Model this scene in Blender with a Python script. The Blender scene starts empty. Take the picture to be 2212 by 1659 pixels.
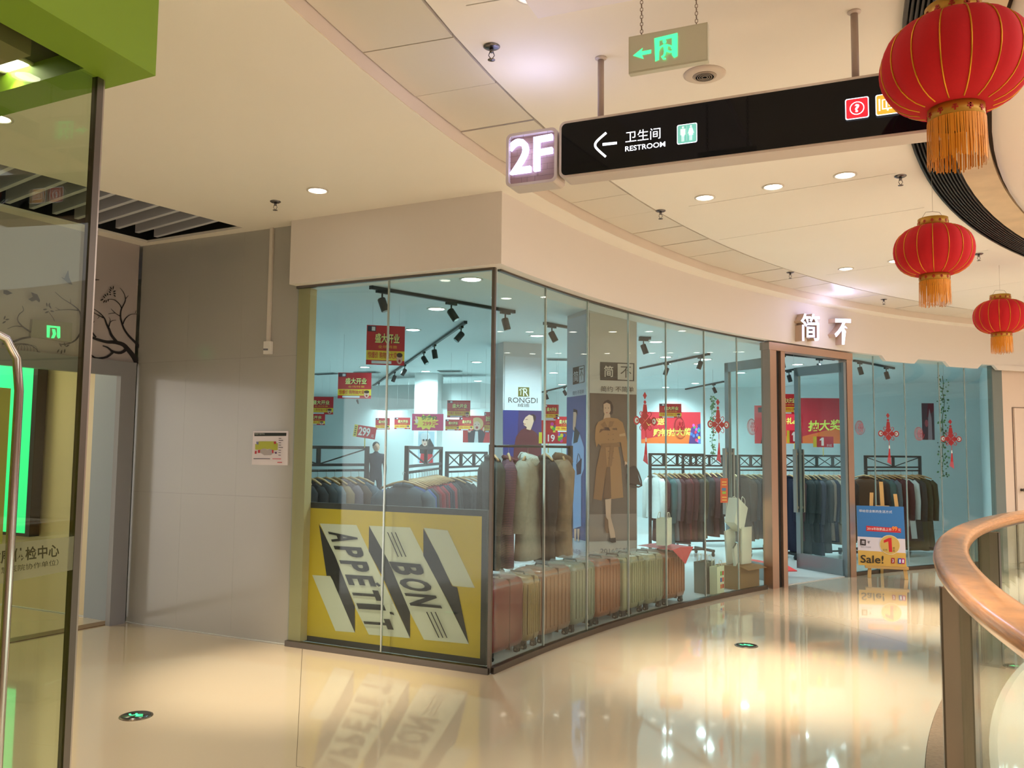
import bpy, math, random
from math import sin, cos, pi, radians as rad, degrees, atan2, hypot
from mathutils import Vector as V, Matrix

random.seed(7)
SC = bpy.context.scene
COL = SC.collection

# ------------------------------------------------------------------ camera
F_PX, W_PX, H_PX, EYE = 1820.0, 2212, 1659, 1.55
PITCH, ROLL = rad(4.5), rad(0.6)
_fw = V((0, cos(PITCH), sin(PITCH))); _rt = V((1, 0, 0)); _up = _rt.cross(_fw)
CR = _rt*cos(ROLL) + _up*sin(ROLL)
CU = -_rt*sin(ROLL) + _up*cos(ROLL)
CAM = V((0, 0, EYE))
cd = bpy.data.cameras.new('camera'); cam = bpy.data.objects.new('camera', cd); COL.objects.link(cam)
cd.sensor_width = 36; cd.lens = F_PX/W_PX*36; cd.clip_start = .05; cd.clip_end = 200
cam.matrix_world = Matrix((( CR.x, CU.x, -_fw.x, 0), (CR.y, CU.y, -_fw.y, 0), (CR.z, CU.z, -_fw.z, EYE), (0, 0, 0, 1)))
SC.camera = cam

# ------------------------------------------------------------------ world, exposure
SC.view_settings.view_transform = 'Standard'; SC.view_settings.look = 'None'
SC.view_settings.gamma = 1; SC.view_settings.use_curve_mapping = False
SC.view_settings.exposure = 0.27
w = bpy.data.worlds.new('world'); SC.world = w; w.use_nodes = True
bg = w.node_tree.nodes['Background']; bg.inputs[0].default_value = (1.0, .94, .88, 1); bg.inputs[1].default_value = 2.4


def lamp(name, kind, loc, energy, color, size=.1, spot=None, blend=.5, aim=None):
    l = bpy.data.lights.new(name, kind); l.energy = energy; l.color = color
    if kind == 'AREA': l.size = size
    else: l.shadow_soft_size = size
    if spot: l.spot_size = rad(spot); l.spot_blend = blend
    o = bpy.data.objects.new(name, l); COL.objects.link(o); o.location = loc
    if aim: o.rotation_euler = (V(aim)-V(loc)).to_track_quat('-Z', 'Y').to_euler()
    return o

# circular mall: everything hangs on one centre
CX, CY = 12.17, -.77
C2 = V((CX, CY, 0))
def pol(R, a, z=0): return V((CX+R*cos(rad(a)), CY+R*sin(rad(a)), z))
R_GLASS = 14.03
ZC, ZI, ZS = 3.38, 3.46, 3.05          # outer ceiling, ring ceiling, shop ceiling
ZG = 2.86                              # top of the shop glass
UF = V((-.898, .441, 0)).normalized()  # along the left shop face, away from the corner
NF = V((-.441, -.898, 0)).normalized() # out of that face towards the corridor
KC = V((-.136, 5.978, 0))              # shop corner
WD = V((.5, .866, 0)).normalized()     # along the bird-tree wall
GC = V((-3.41, 7.57, 0))               # inner corner of grey wall and bird-tree wall
WN = V((WD.y, -WD.x, 0))               # out of the bird-tree wall

# lamp colours and strengths, then one added fill lamp
WARM = (1.0, .84, .62)
COOL = (.66, .94, 1.0)
E_MALL, E_SHOP = 430, 125
lamp('atrium_bounce_fill', 'AREA', (12.17, -.77, -1.0), 1150, (1.0, .94, .90), 12, aim=(12.17, -.77, -10))  # added fill, no such fitting: bounces off the lower floor to brighten the ceiling

# ------------------------------------------------------------------ pixel -> point on a real plane
def ray(px, py): return _fw + CR*((px-W_PX/2)/F_PX) - CU*((py-H_PX/2)/F_PX)
def onz(px, py, z):
    d = ray(px, py); return CAM + d*((z-EYE)/d.z)
def atd(px, py, Y):
    d = ray(px, py); return CAM + d*(Y/d.y)
def onpl(px, py, p0, n):
    d = ray(px, py); return CAM + d*((p0-CAM).dot(n)/d.dot(n))
def oncyl(px, py, R=R_GLASS):
    d = ray(px, py); a = d.x*d.x+d.y*d.y; b = 2*(d.x*(-CX)+d.y*(-CY)); c = CX*CX+CY*CY-R*R
    s = (-b-math.sqrt(b*b-4*a*c))/(2*a); s2 = (-b+math.sqrt(b*b-4*a*c))/(2*a)
    return CAM + d*(s if s > 0 else s2)


class Plane:
    """flat face: p0, horizontal ex, vertical ey, normal towards the viewer"""
    def __init__(s, p0, ex, ey=V((0, 0, 1))):
        s.p0 = V(p0); s.ex = V(ex).normalized(); s.ey = V(ey).normalized(); s.n = s.ex.cross(s.ey).normalized()
        if s.n.dot(CAM-s.p0) < 0: s.flip = -1
        else: s.flip = 1
    def px(s, x, y):
        p = onpl(x, y, s.p0, s.n)-s.p0; return (p.dot(s.ex), p.dot(s.ey))
    def w(s, u, v, off=0): return s.p0+s.ex*u+s.ey*v+s.n*(off*s.flip)

# ------------------------------------------------------------------ materials
def lin(c): return tuple(((x/12.92) if x <= .04045 else ((x+.055)/1.055)**2.4) for x in c)
MC = {}
def mat(rgb, rough=.6, metal=0., emis=0., noise=0., scale=8., spec=.5, bump=0., coat=0.):
    """rgb in sRGB 0..255"""
    k = (tuple(rgb), rough, metal, emis, noise, scale, spec, bump, coat)
    if k in MC: return MC[k]
    m = bpy.data.materials.new('m'); m.use_nodes = True; nt = m.node_tree; b = nt.nodes['Principled BSDF']
    c = lin([x/255 for x in rgb])
    b.inputs['Base Color'].default_value = (*c, 1); b.inputs['Roughness'].default_value = rough
    b.inputs['Metallic'].default_value = metal; b.inputs['Specular IOR Level'].default_value = spec
    if coat: b.inputs['Coat Weight'].default_value = coat; b.inputs['Coat Roughness'].default_value = .03
    if emis: b.inputs['Emission Color'].default_value = (*c, 1); b.inputs['Emission Strength'].default_value = emis
    if noise or bump:
        tc = nt.nodes.new('ShaderNodeTexCoord'); nz = nt.nodes.new('ShaderNodeTexNoise')
        nz.inputs['Scale'].default_value = scale; nz.inputs['Detail'].default_value = 5
        nt.links.new(tc.outputs['Object'], nz.inputs['Vector'])
    if noise:
        mr = nt.nodes.new('ShaderNodeMapRange'); mr.inputs[3].default_value = 1-noise; mr.inputs[4].default_value = 1+noise
        nt.links.new(nz.outputs[0], mr.inputs[0])
        mx = nt.nodes.new('ShaderNodeVectorMath'); mx.operation = 'SCALE'; mx.inputs[0].default_value = c
        nt.links.new(mr.outputs[0], mx.inputs['Scale']); nt.links.new(mx.outputs[0], b.inputs['Base Color'])
    if bump:
        bp = nt.nodes.new('ShaderNodeBump'); bp.inputs['Strength'].default_value = bump; bp.inputs['Distance'].default_value = .01
        nt.links.new(nz.outputs[0], bp.inputs['Height']); nt.links.new(bp.outputs[0], b.inputs['Normal'])
    MC[k] = m; return m

def glass(tint=(.91, .975, .965), refl=.75, rough=0.0):
    k = ('glass', tint, refl, rough)
    if k in MC: return MC[k]
    m = bpy.data.materials.new('glass'); m.use_nodes = True; nt = m.node_tree; nt.nodes.clear()
    o = nt.nodes.new('ShaderNodeOutputMaterial'); t = nt.nodes.new('ShaderNodeBsdfTransparent'); t.inputs[0].default_value = (*tint, 1)
    g = nt.nodes.new('ShaderNodeBsdfGlossy'); g.inputs['Roughness'].default_value = rough
    f = nt.nodes.new('ShaderNodeFresnel'); ge = nt.nodes.new('ShaderNodeNewGeometry'); io = nt.nodes.new('ShaderNodeMapRange')
    io.inputs[3].default_value = 1.5; io.inputs[4].default_value = 1/1.5      # same reflectance from either side of the sheet
    nt.links.new(ge.outputs['Backfacing'], io.inputs[0]); nt.links.new(io.outputs[0], f.inputs[0])
    mu = nt.nodes.new('ShaderNodeMath'); mu.operation = 'MULTIPLY'; mu.inputs[1].default_value = refl
    mx = nt.nodes.new('ShaderNodeMixShader')
    nt.links.new(f.outputs[0], mu.inputs[0]); nt.links.new(mu.outputs[0], mx.inputs[0])
    nt.links.new(t.outputs[0], mx.inputs[1]); nt.links.new(g.outputs[0], mx.inputs[2]); nt.links.new(mx.outputs[0], o.inputs[0])
    MC[k] = m; return m

def frosted(rgb, alpha):
    k = ('fr', rgb, alpha)
    if k in MC: return MC[k]
    m = bpy.data.materials.new('frosted'); m.use_nodes = True; nt = m.node_tree; nt.nodes.clear()
    o = nt.nodes.new('ShaderNodeOutputMaterial'); t = nt.nodes.new('ShaderNodeBsdfTransparent')
    d = nt.nodes.new('ShaderNodeBsdfDiffuse'); d.inputs[0].default_value = (*lin([x/255 for x in rgb]), 1)
    tl = nt.nodes.new('ShaderNodeBsdfTranslucent'); tl.inputs[0].default_value = (*lin([x/255 for x in rgb]), 1)
    m1 = nt.nodes.new('ShaderNodeMixShader'); m1.inputs[0].default_value = .5
    mx = nt.nodes.new('ShaderNodeMixShader'); mx.inputs[0].default_value = alpha
    nt.links.new(d.outputs[0], m1.inputs[1]); nt.links.new(tl.outputs[0], m1.inputs[2])
    nt.links.new(t.outputs[0], mx.inputs[1]); nt.links.new(m1.outputs[0], mx.inputs[2]); nt.links.new(mx.outputs[0], o.inputs[0])
    MC[k] = m; return m

def wood(rgb, rough=.3, coat=.6):
    k = ('wood', rgb, rough)
    if k in MC: return MC[k]
    m = bpy.data.materials.new('wood'); m.use_nodes = True; nt = m.node_tree; b = nt.nodes['Principled BSDF']
    c = lin([x/255 for x in rgb]); tc = nt.nodes.new('ShaderNodeTexCoord'); mp = nt.nodes.new('ShaderNodeMapping')
    mp.inputs['Scale'].default_value = (3, 3, 60); nz = nt.nodes.new('ShaderNodeTexNoise'); nz.inputs['Scale'].default_value = 3; nz.inputs['Detail'].default_value = 6
    cr = nt.nodes.new('ShaderNodeValToRGB'); cr.color_ramp.elements[0].color = (*[x*.72 for x in c], 1); cr.color_ramp.elements[1].color = (*[min(1, x*1.18) for x in c], 1)
    cr.color_ramp.elements[0].position = .3; cr.color_ramp.elements[1].position = .7
    nt.links.new(tc.outputs['Object'], mp.inputs[0]); nt.links.new(mp.outputs[0], nz.inputs[0]); nt.links.new(nz.outputs[0], cr.inputs[0]); nt.links.new(cr.outputs[0], b.inputs['Base Color'])
    b.inputs['Roughness'].default_value = rough; b.inputs['Coat Weight'].default_value = coat; b.inputs['Coat Roughness'].default_value = .1
    MC[k] = m; return m

def plaid(c1, c2, sc=30):
    k = ('plaid', c1, c2, sc)
    if k in MC: return MC[k]
    m = bpy.data.materials.new('plaid'); m.use_nodes = True; nt = m.node_tree; b = nt.nodes['Principled BSDF']
    tc = nt.nodes.new('ShaderNodeTexCoord'); w1 = nt.nodes.new('ShaderNodeTexWave'); w1.bands_direction = 'Z'; w1.inputs['Scale'].default_value = sc
    w1.inputs['Distortion'].default_value = 1.5
    mx = nt.nodes.new('ShaderNodeMix'); mx.data_type = 'RGBA'
    mx.inputs[6].default_value = (*lin([x/255 for x in c1]), 1); mx.inputs[7].default_value = (*lin([x/255 for x in c2]), 1)
    nt.links.new(tc.outputs['Object'], w1.inputs[0]); nt.links.new(w1.outputs[0], mx.inputs[0]); nt.links.new(mx.outputs[2], b.inputs['Base Color'])
    b.inputs['Roughness'].default_value = .9; MC[k] = m; return m

CREAM = mat((232, 222, 210), .55)
CEIL = mat((240, 234, 226), .7, noise=.02, scale=2)
GREYW = mat((172, 170, 164), .16, noise=.02, scale=3)
STEEL = mat((176, 166, 158), .28, metal=1.)
DSTEEL = mat((110, 104, 98), .35, metal=1.)
BLACK = mat((24, 26, 27), .45)
BLKM = mat((16, 18, 20), .35)
WHITE = mat((235, 235, 230), .5)
CHROME = mat((190, 185, 180), .15, metal=1.)
GLASS = glass()
GLEDGE = mat((70, 92, 88), .15)

# ------------------------------------------------------------------ mesh builder
class MB:
    def __init__(s): s.v = []; s.f = []; s.m = []; s.mats = []; s.sm = []
    def _mi(s, m):
        if m not in s.mats: s.mats.append(m)
        return s.mats.index(m)
    def add(s, vs, fs, m, smooth=False):
        b = len(s.v); s.v += [V(p) for p in vs]; k = s._mi(m)
        for f in fs: s.f.append([i+b for i in f]); s.m.append(k); s.sm.append(smooth)
        return s
    def box(s, c, ex, ey, ez, sx, sy, sz, m):
        """centre, axes, full sizes"""
        c = V(c); ex = V(ex)*sx/2; ey = V(ey)*sy/2; ez = V(ez)*sz/2
        vs = [c+ex*a+ey*b+ez*d for d in (-1, 1) for b in (-1, 1) for a in (-1, 1)]
        return s.add(vs, [(0, 2, 3, 1), (4, 5, 7, 6), (0, 1, 5, 4), (2, 6, 7, 3), (0, 4, 6, 2), (1, 3, 7, 5)], m)
    def abox(s, x0, x1, y0, y1, z0, z1, m):
        return s.box(((x0+x1)/2, (y0+y1)/2, (z0+z1)/2), (1, 0, 0), (0, 1, 0), (0, 0, 1), x1-x0, y1-y0, z1-z0, m)
    def bbox(s, x0, x1, y0, y1, z0, z1, m, r=.02):
        """box with rounded vertical edges and chamfered top/bottom"""
        pts = []
        for cx_, cy_, a0 in ((x1-r, y1-r, 0), (x0+r, y1-r, 90), (x0+r, y0+r, 180), (x1-r, y0+r, 270)):
            for k in range(4):
                a = rad(a0+k*30); pts.append((cx_+r*cos(a), cy_+r*sin(a)))
        n = len(pts); mx_, my_ = (x0+x1)/2, (y0+y1)/2
        rings = []
        for z, sh in ((z0, r*.7), (z0+r*.3, r*.2), (z0+r, 0), (z1-r, 0), (z1-r*.3, r*.2), (z1, r*.7)):
            fx = 1-2*sh/(x1-x0); fy = 1-2*sh/(y1-y0)
            rings.append([(mx_+(p[0]-mx_)*fx, my_+(p[1]-my_)*fy, z) for p in pts])
        vs = [p for r_ in rings for p in r_]; fs = []
        for k in range(len(rings)-1):
            for i in range(n): j = (i+1) % n; fs.append((k*n+i, k*n+j, (k+1)*n+j, (k+1)*n+i))
        fs.append(tuple(range(n))[::-1]); fs.append(tuple(range((len(rings)-1)*n, len(rings)*n)))
        return s.add(vs, fs, m, True)
    def prism(s, pts, d, m):
        """flat polygon of 3D points extruded by vector d"""
        n = len(pts); pts = [V(p) for p in pts]; d = V(d); vs = pts+[p+d for p in pts]
        fs = [tuple(range(n))[::-1], tuple(range(n, 2*n))]+[(i, (i+1) % n, n+(i+1) % n, n+i) for i in range(n)]
        return s.add(vs, fs, m)
    def arc(s, R0, R1, z0, z1, a0, a1, m, n=None, smooth=True, caps=True):
        n = n or max(2, int(abs(a1-a0)/1.2)); vs = []; fs = []
        for i in range(n+1):
            a = a0+(a1-a0)*i/n
            vs += [pol(R0, a, z0), pol(R1, a, z0), pol(R1, a, z1), pol(R0, a, z1)]
        for i in range(n):
            b = 4*i
            for k in range(4): j = (k+1) % 4; fs.append((b+k, b+j, b+4+j, b+4+k))
        if caps: fs += [(0, 1, 2, 3), (4*n+3, 4*n+2, 4*n+1, 4*n)]
        return s.add(vs, fs, m, False)
    def sweep(s, prof, a0, a1, m, n=60, smooth=True):
        """closed profile [(R,z)] swept round the mall centre"""
        k = len(prof); vs = []; fs = []
        for i in range(n+1):
            a = a0+(a1-a0)*i/n; vs += [pol(r, a, z) for r, z in prof]
        for i in range(n):
            for j in range(k): q = (j+1) % k; fs.append((i*k+j, i*k+q, (i+1)*k+q, (i+1)*k+j))
        fs += [tuple(range(k)), tuple(range(n*k, n*k+k))[::-1]]
        return s.add(vs, fs, m, smooth)
    def tube(s, path, r, m, n=8, caps=True, smooth=True):
        path = [V(p) for p in path]; rs = r if isinstance(r, (list, tuple)) else [r]*len(path); vs = []; fs = []
        t0 = (path[1]-path[0]).normalized(); up = V((0, 0, 1)) if abs(t0.z) < .9 else V((1, 0, 0))
        x = t0.cross(up).normalized()
        for i, p in enumerate(path):
            t = (path[min(i+1, len(path)-1)]-path[max(i-1, 0)]).normalized()
            x = (x-t*x.dot(t)).normalized(); y = t.cross(x)
            for k in range(n): a = 2*pi*k/n; vs.append(p+x*cos(a)*rs[i]+y*sin(a)*rs[i])
        for i in range(len(path)-1):
            for k in range(n): j = (k+1) % n; fs.append((i*n+k, i*n+j, (i+1)*n+j, (i+1)*n+k))
        if caps: fs += [tuple(range(n))[::-1], tuple(range(len(vs)-n, len(vs)))]
        return s.add(vs, fs, m, smooth)
    def lathe(s, c, prof, m, n=24, smooth=True, axis=None):
        """profile [(r,z)]"""
        c = V(c); k = len(prof); vs = []; fs = []
        if axis:
            q = V(axis).normalized().to_track_quat('Z', 'Y').to_matrix()
        for i in range(n):
            a = 2*pi*i/n
            for r, z in prof:
                p = V((r*cos(a), r*sin(a), z)); vs.append(c+(q @ p if axis else p))
        for i in range(n):
            j = (i+1) % n
            for q_ in range(k-1): fs.append((i*k+q_, j*k+q_, j*k+q_+1, i*k+q_+1))
        fs.append(tuple(i*k for i in range(n))[::-1]); fs.append(tuple(i*k+k-1 for i in range(n)))
        return s.add(vs, fs, m, smooth)
    def disc(s, c, r, m, n=20, axis=(0, 0, 1), th=.004):
        return s.lathe(c, [(r, 0), (r, th)], m, n, False, axis)
    def ell(s, c, rx, ry, rz, m, n=12, k=8, R=None):
        vs = []; fs = []; c = V(c)
        for i in range(k+1):
            t = pi*i/k
            for j in range(n):
                a = 2*pi*j/n; p = V((rx*sin(t)*cos(a), ry*sin(t)*sin(a), rz*cos(t)))
                vs.append(c+(R @ p if R else p))
        for i in range(k):
            for j in range(n): q = (j+1) % n; fs.append((i*n+j, i*n+q, (i+1)*n+q, (i+1)*n+j))
        return s.add(vs, fs, m, True)
    def build(s, name, parent=None, kind=None, label=None, cat=None, group=None, local=False, origin=None):
        me = bpy.data.meshes.new(name)
        vs = s.v; off = V((0, 0, 0))
        if parent is None:
            if origin is None:
                mn = V([min(p[i] for p in vs) for i in range(3)]); mx = V([max(p[i] for p in vs) for i in range(3)])
                off = V(((mn.x+mx.x)/2, (mn.y+mx.y)/2, mn.z)) if kind != 'structure' else V((0, 0, 0))
            else: off = V(origin)
            vs = [p-off for p in vs]
        elif not local:
            r = parent
            while r.parent: r = r.parent
            M = r.matrix_basis.inverted(); vs = [M @ p for p in vs]
        me.from_pydata([tuple(p) for p in vs], [], s.f)
        for m in s.mats: me.materials.append(m)
        me.polygons.foreach_set('material_index', s.m); me.polygons.foreach_set('use_smooth', s.sm)
        me.update()
        o = bpy.data.objects.new(name, me); COL.objects.link(o)
        if parent: o.parent = parent
        else: o.location = off
        tag(o, label, cat, group, kind); return o

def tag(o, label=None, cat=None, group=None, kind=None):
    if label: o['label'] = label
    if cat: o['category'] = cat
    if group: o['group'] = group
    if kind: o['kind'] = kind
    return o

def thing(name, label, cat, loc=(0, 0, 0), rz=0, group=None, kind=None):
    o = bpy.data.objects.new(name, None); COL.objects.link(o); o.empty_display_size = .1
    o.matrix_basis = Matrix.Translation(V(loc)) @ Matrix.Rotation(rz, 4, 'Z')
    return tag(o, label, cat, group, kind)

def share(o, parent, name=None):
    """another object on the same mesh data"""
    c = o.copy(); COL.objects.link(c); c.parent = parent
    return c

# ------------------------------------------------------------------ flat shapes and lettering
TXT = {}
def glyphs(s, bold=0., shear=0.):
    k = (s, bold, shear)
    if k in TXT: return TXT[k]
    cu = bpy.data.curves.new('t', 'FONT'); cu.body = s; cu.fill_mode = 'BOTH'; cu.offset = bold; cu.shear = shear; cu.resolution_u = 3
    o = bpy.data.objects.new('t', cu); COL.objects.link(o)
    dg = bpy.context.evaluated_depsgraph_get(); me = bpy.data.meshes.new_from_object(o.evaluated_get(dg))
    vs = [v.co.copy() for v in me.vertices]; fs = [tuple(p.vertices) for p in me.polygons]
    bpy.data.objects.remove(o); bpy.data.curves.remove(cu); bpy.data.meshes.remove(me)
    if vs:
        x0 = min(v.x for v in vs); x1 = max(v.x for v in vs); y0 = min(v.y for v in vs); y1 = max(v.y for v in vs)
        vs = [((v.x-x0)/max(1e-6, x1-x0), (v.y-y0)/max(1e-6, y1-y0)) for v in vs]
    TXT[k] = (vs, fs); return TXT[k]

def fill(polys, z0, z1):
    """2D outlines (first outer, others holes) -> closed slab verts, faces"""
    cu = bpy.data.curves.new('f', 'CURVE'); cu.dimensions = '2D'; cu.fill_mode = 'BOTH'; cu.extrude = (z1-z0)/2
    for pl in polys:
        sp = cu.splines.new('POLY'); sp.points.add(len(pl)-1); sp.use_cyclic_u = True
        for i, p in enumerate(pl): sp.points[i].co = (p[0], p[1], 0, 1)
    o = bpy.data.objects.new('f', cu); COL.objects.link(o)
    dg = bpy.context.evaluated_depsgraph_get(); me = bpy.data.meshes.new_from_object(o.evaluated_get(dg))
    vs = [V((v.co.x, v.co.y, v.co.z+(z0+z1)/2)) for v in me.vertices]; fs = [tuple(p.vertices) for p in me.polygons]
    bpy.data.objects.remove(o); bpy.data.curves.remove(cu); bpy.data.meshes.remove(me)
    return vs, fs

class Art:
    """flat print on a real plane; measured points are projected on to that plane"""
    def __init__(s, plane, base=.002): s.pl = plane; s.mb = MB(); s.off = base; s.base = base
    def _step(s): s.off += .0006; return s.off
    def poly(s, pts, c, uv=False):
        o = s._step(); m = c if not isinstance(c, tuple) else mat(c, .6)
        q = [p if uv else s.pl.px(*p) for p in pts]
        s.mb.add([s.pl.w(u, v, o) for u, v in q], [tuple(range(len(q)))], m); return s
    def rect(s, x0, y0, x1, y1, c): return s.poly([(x0, y0), (x1, y0), (x1, y1), (x0, y1)], c)
    def ellipse(s, cx_, cy_, rx, ry, c, n=20, uv=False):
        return s.poly([(cx_+rx*cos(2*pi*i/n), cy_+ry*sin(2*pi*i/n)) for i in range(n)], c, uv)
    def text(s, t, bl, br, tl, c, bold=0., uv=False, shear=0.):
        o = s._step(); m = c if not isinstance(c, tuple) else mat(c, .6)
        bl, br, tl = [V(p if uv else s.pl.px(*p)) for p in (bl, br, tl)]
        vs, fs = glyphs(t, bold, shear)
        q = [bl+(br-bl)*x+(tl-bl)*y for x, y in vs]
        s.mb.add([s.pl.w(p.x, p.y, o) for p in q], fs, m); return s
    def stroke(s, pts, w0, w1, c, uv=False, wpx=True):
        """tapering brush stroke, widths in the same units as the points"""
        o = s._step(); m = c if not isinstance(c, tuple) else mat(c, .6)
        # smooth with Catmull-Rom
        P = [V(p) for p in pts]; S = []
        for i in range(len(P)-1):
            a, b, c_, d = P[max(i-1, 0)], P[i], P[i+1], P[min(i+2, len(P)-1)]
            for k in range(3):
                t = k/3; S.append(.5*((2*b)+(c_-a)*t+(2*a-5*b+4*c_-d)*t*t+(3*b-a-3*c_+d)*t**3))
        S.append(P[-1]); n = len(S); L = []; R_ = []
        for i, p in enumerate(S):
            t = (S[min(i+1, n-1)]-S[max(i-1, 0)]).normalized(); nn = V((-t.y, t.x)); w_ = (w0+(w1-w0)*i/(n-1))/2
            L.append(p+nn*w_); R_.append(p-nn*w_)
        f = (lambda p: tuple(p)) if uv else (lambda p: s.pl.px(*p))
        vs = [s.pl.w(*f(p), o) for p in L]+[s.pl.w(*f(p), o) for p in R_]
        s.mb.add(vs, [(i, i+1, n+i+1, n+i) for i in range(n-1)], m); return s
    def build(s, name, parent, label=None): return s.mb.build(name, parent, label=label)

def circ(R, a0=0, a1=360, n=180): return [tuple(pol(R, a0+(a1-a0)*i/n).xy) for i in range(n)]
def arcpts(R, a0, a1, n=40): return [tuple(pol(R, a0+(a1-a0)*i/n).xy) for i in range(n+1)]
Z = V((0, 0, 1))

# ================================================================== STRUCTURE
def ang(p): return degrees(atan2(p[1]-CY, p[0]-CX)) % 360
FLOOR = mat((200, 184, 160), .06, noise=.025, scale=1.2, coat=.8, spec=.6)
def seg(R, p, d):
    e = p-V((CX, CY)); b = e.dot(d); c = e.dot(e)-R*R; return p+d*(-b+math.sqrt(b*b-c))
pA, qA = V((3.35, 6.85)), V((2.5, 9.4)); dA = (qA-pA).normalized()
eA = pA-V((CX, CY)); bA = eA.dot(dA); iA = pA+dA*(-bA+math.sqrt(bA*bA-eA.dot(eA)+11.31**2))
JA = [iA, qA, seg(34, qA, dA)]
p0, q0 = onz(640, 1655, 0).xy, onz(648, 1500, 0).xy; dB = (q0-p0).normalized()
JB = [pol(11.31, ang(p0)+.5).xy, p0, q0, seg(34, q0, dB)]
floor = bpy.data.objects.new('floor', None); COL.objects.link(floor); floor['kind'] = 'structure'
def slab(j0, j1, g):
    """floor between joints j0 (small angle side) and j1"""
    a0, a1 = ang(j0[0]), ang(j1[0]); o0, o1 = ang(j0[-1]), ang(j1[-1]); n = 60
    sh = lambda j, s: [p+V((-sin(rad(ang(p))), cos(rad(ang(p)))))*s for p in j]
    A, B = sh(j0, g), sh(j1, -g)
    pts = [pol(11.31, a0+(a1-a0)*i/n).xy for i in range(1, n)]+B+[pol(34, o1+(o0-o1)*i/n).xy for i in range(1, n)]+A[::-1]
    vs, fs = fill([[tuple(p) for p in pts]], -.25, 0)
    MB().add(vs, fs, FLOOR).build('floor_slab', floor)
J60 = [pol(11.31, 60).xy, pol(34, 60).xy]; J300 = [pol(11.31, 300).xy, pol(34, 300).xy]
slab(J60, JA, .002); slab(JA, JB, .002); slab(JB, J300, .002)
MB().arc(11.32, 33.9, -.35, -.251, 55, 305, mat((120, 105, 85), .8), n=120).build('trim_1', kind='structure')
MB().arc(11.02, 11.308, -.2, .004, 60, 300, mat((132, 112, 92), .55, noise=.35, scale=45, bump=.4), n=200).build('trim_2', kind='structure')
MB().arc(10.98, 11.02, -.9, .0, 60, 300, CREAM, n=160).build('trim_3', kind='structure')
# storey below, seen through the balustrade glass
MB().arc(.01, 16, -4.6, -4.5, 0, 360, mat((196, 178, 152), .2), n=64).build('floor_lower', kind='structure')
MB().arc(13.0, 13.2, -4.5, -.9, 60, 300, mat((150, 130, 112), .5), n=100).build('wall_lower', kind='structure')
MB().arc(10.98, 34, -.9, -.86, 60, 300, CREAM, n=100).build('ceiling_lower', kind='structure')

# --- outer ceiling with the slatted recess
rc = [onz(525, 492, ZC), onz(318, 524, ZC), onz(0, 445, ZC), onz(0, 355, ZC)]
ed = (rc[2]-rc[1]); ed.z = 0; ed.normalize(); e2 = (rc[3]-rc[0]); e2.z = 0; e2.normalize()
rec = [rc[0], rc[1], rc[1]+ed*2.6, rc[0]+e2*2.9]
vs, fs = fill([[(-22, -26), (46, -26), (46, 40), (-22, 40)], circ(13.75), [tuple(p.xy) for p in rec]], ZC, ZC+.5)
MB().add(vs, fs, CEIL).build('ceiling', kind='structure')
MB().prism([V((p.x, p.y, ZC+.5)) for p in rec], (0, 0, .02), BLKM).build('ceiling_recess', kind='structure')
for i in range(4):
    a_, b_ = V(rec[i]), V(rec[(i+1) % 4]); a_.z = b_.z = 0; cc = sum((V((p.x, p.y, 0)) for p in rec), V())/4; d_ = (b_-a_).normalized(); n_ = V((-d_.y, d_.x, 0)); n_ = n_ if n_.dot(cc-a_) > 0 else -n_
    MB().box((a_+b_)/2+n_*.006+Z*(ZC+.26), d_, n_, Z, (b_-a_).length, .01, .48, BLKM).build('recess_liner', kind='structure')
# slats in the recess
rk = thing('slatted_ceiling_panel', 'dark ceiling recess filled with pale grey hanging slats above the tree mural', 'ceiling slats', tuple(rec[1]))
rdir = (onz(370, 450, 3.28)-onz(235, 490, 3.28)); rdir.z = 0; rdir.normalize()
SL = mat((196, 198, 210), .6)
for k in range(15):
    # parallel blades stepping away along the recess edge
    base = rc[0]+e2*(.22+.175*k); 
    a = base+V((0, 0, .02)); far = a-rdir*.97
    MB().box(((a+far)/2)+Z*.09, rdir, rdir.cross(Z), Z, .97, .035, .19, SL).build('slat', rk)

# --- ring ceiling of the walkway, with its radial joints
def slit(a, r0=11.36, r1=13.2, t=.004):
    p, q = pol(r0, a).xy, pol(r1, a).xy; d = (q-p).normalized(); n = V((-d.y, d.x))*t
    return [tuple(p+n), tuple(q+n), tuple(q-n), tuple(p-n)]
slits = [slit(a, r0, r1) for a, r0, r1 in ((146.3, 11.5, 12.99), (141.4, 11.5, 13.2), (132.3, 11.5, 13.1), (154.5, 11.5, 12.2), (123.5, 11.5, 13.1), (161, 11.5, 13.1), (170, 11.5, 13.1))]
vs, fs = fill([circ(13.25), circ(11.32)[::-1]]+slits, ZI, ZI+.04)
MB().add(vs, fs, CEIL).build('ceiling_ring', kind='structure')
MB().arc(11.3, 13.8, ZI+.05, ZI+.06, 0, 360, BLACK, n=120).build('ceiling_void', kind='structure')
MB().arc(13.743, 13.78, ZC+.0015, ZI+.06, 0, 360, mat((226, 212, 198), .6), n=180).build('trim_4', kind='structure')
# access tiles
tb = bpy.data.objects.new('ceiling_tiles', None); COL.objects.link(tb); tb['kind'] = 'structure'
TILE = mat((220, 212, 200), .35, metal=.0)
tas = [105+2.27*i for i in range(26)]
off0 = 159.98-2.27*round((159.98-105)/2.27)
for i in range(27):
    a0 = off0+2.27*i
    MB().arc(13.262, 13.735, ZI+random.uniform(-.004, .002), ZI+.02, a0+.022, a0+2.27-.022, TILE, n=3).build('ceiling_tile', tb)
MB().arc(13.26, 13.74, ZI, ZI+.02, off0+2.27*27, 360+off0, TILE, n=100).build('trim_5', kind='structure')

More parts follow.
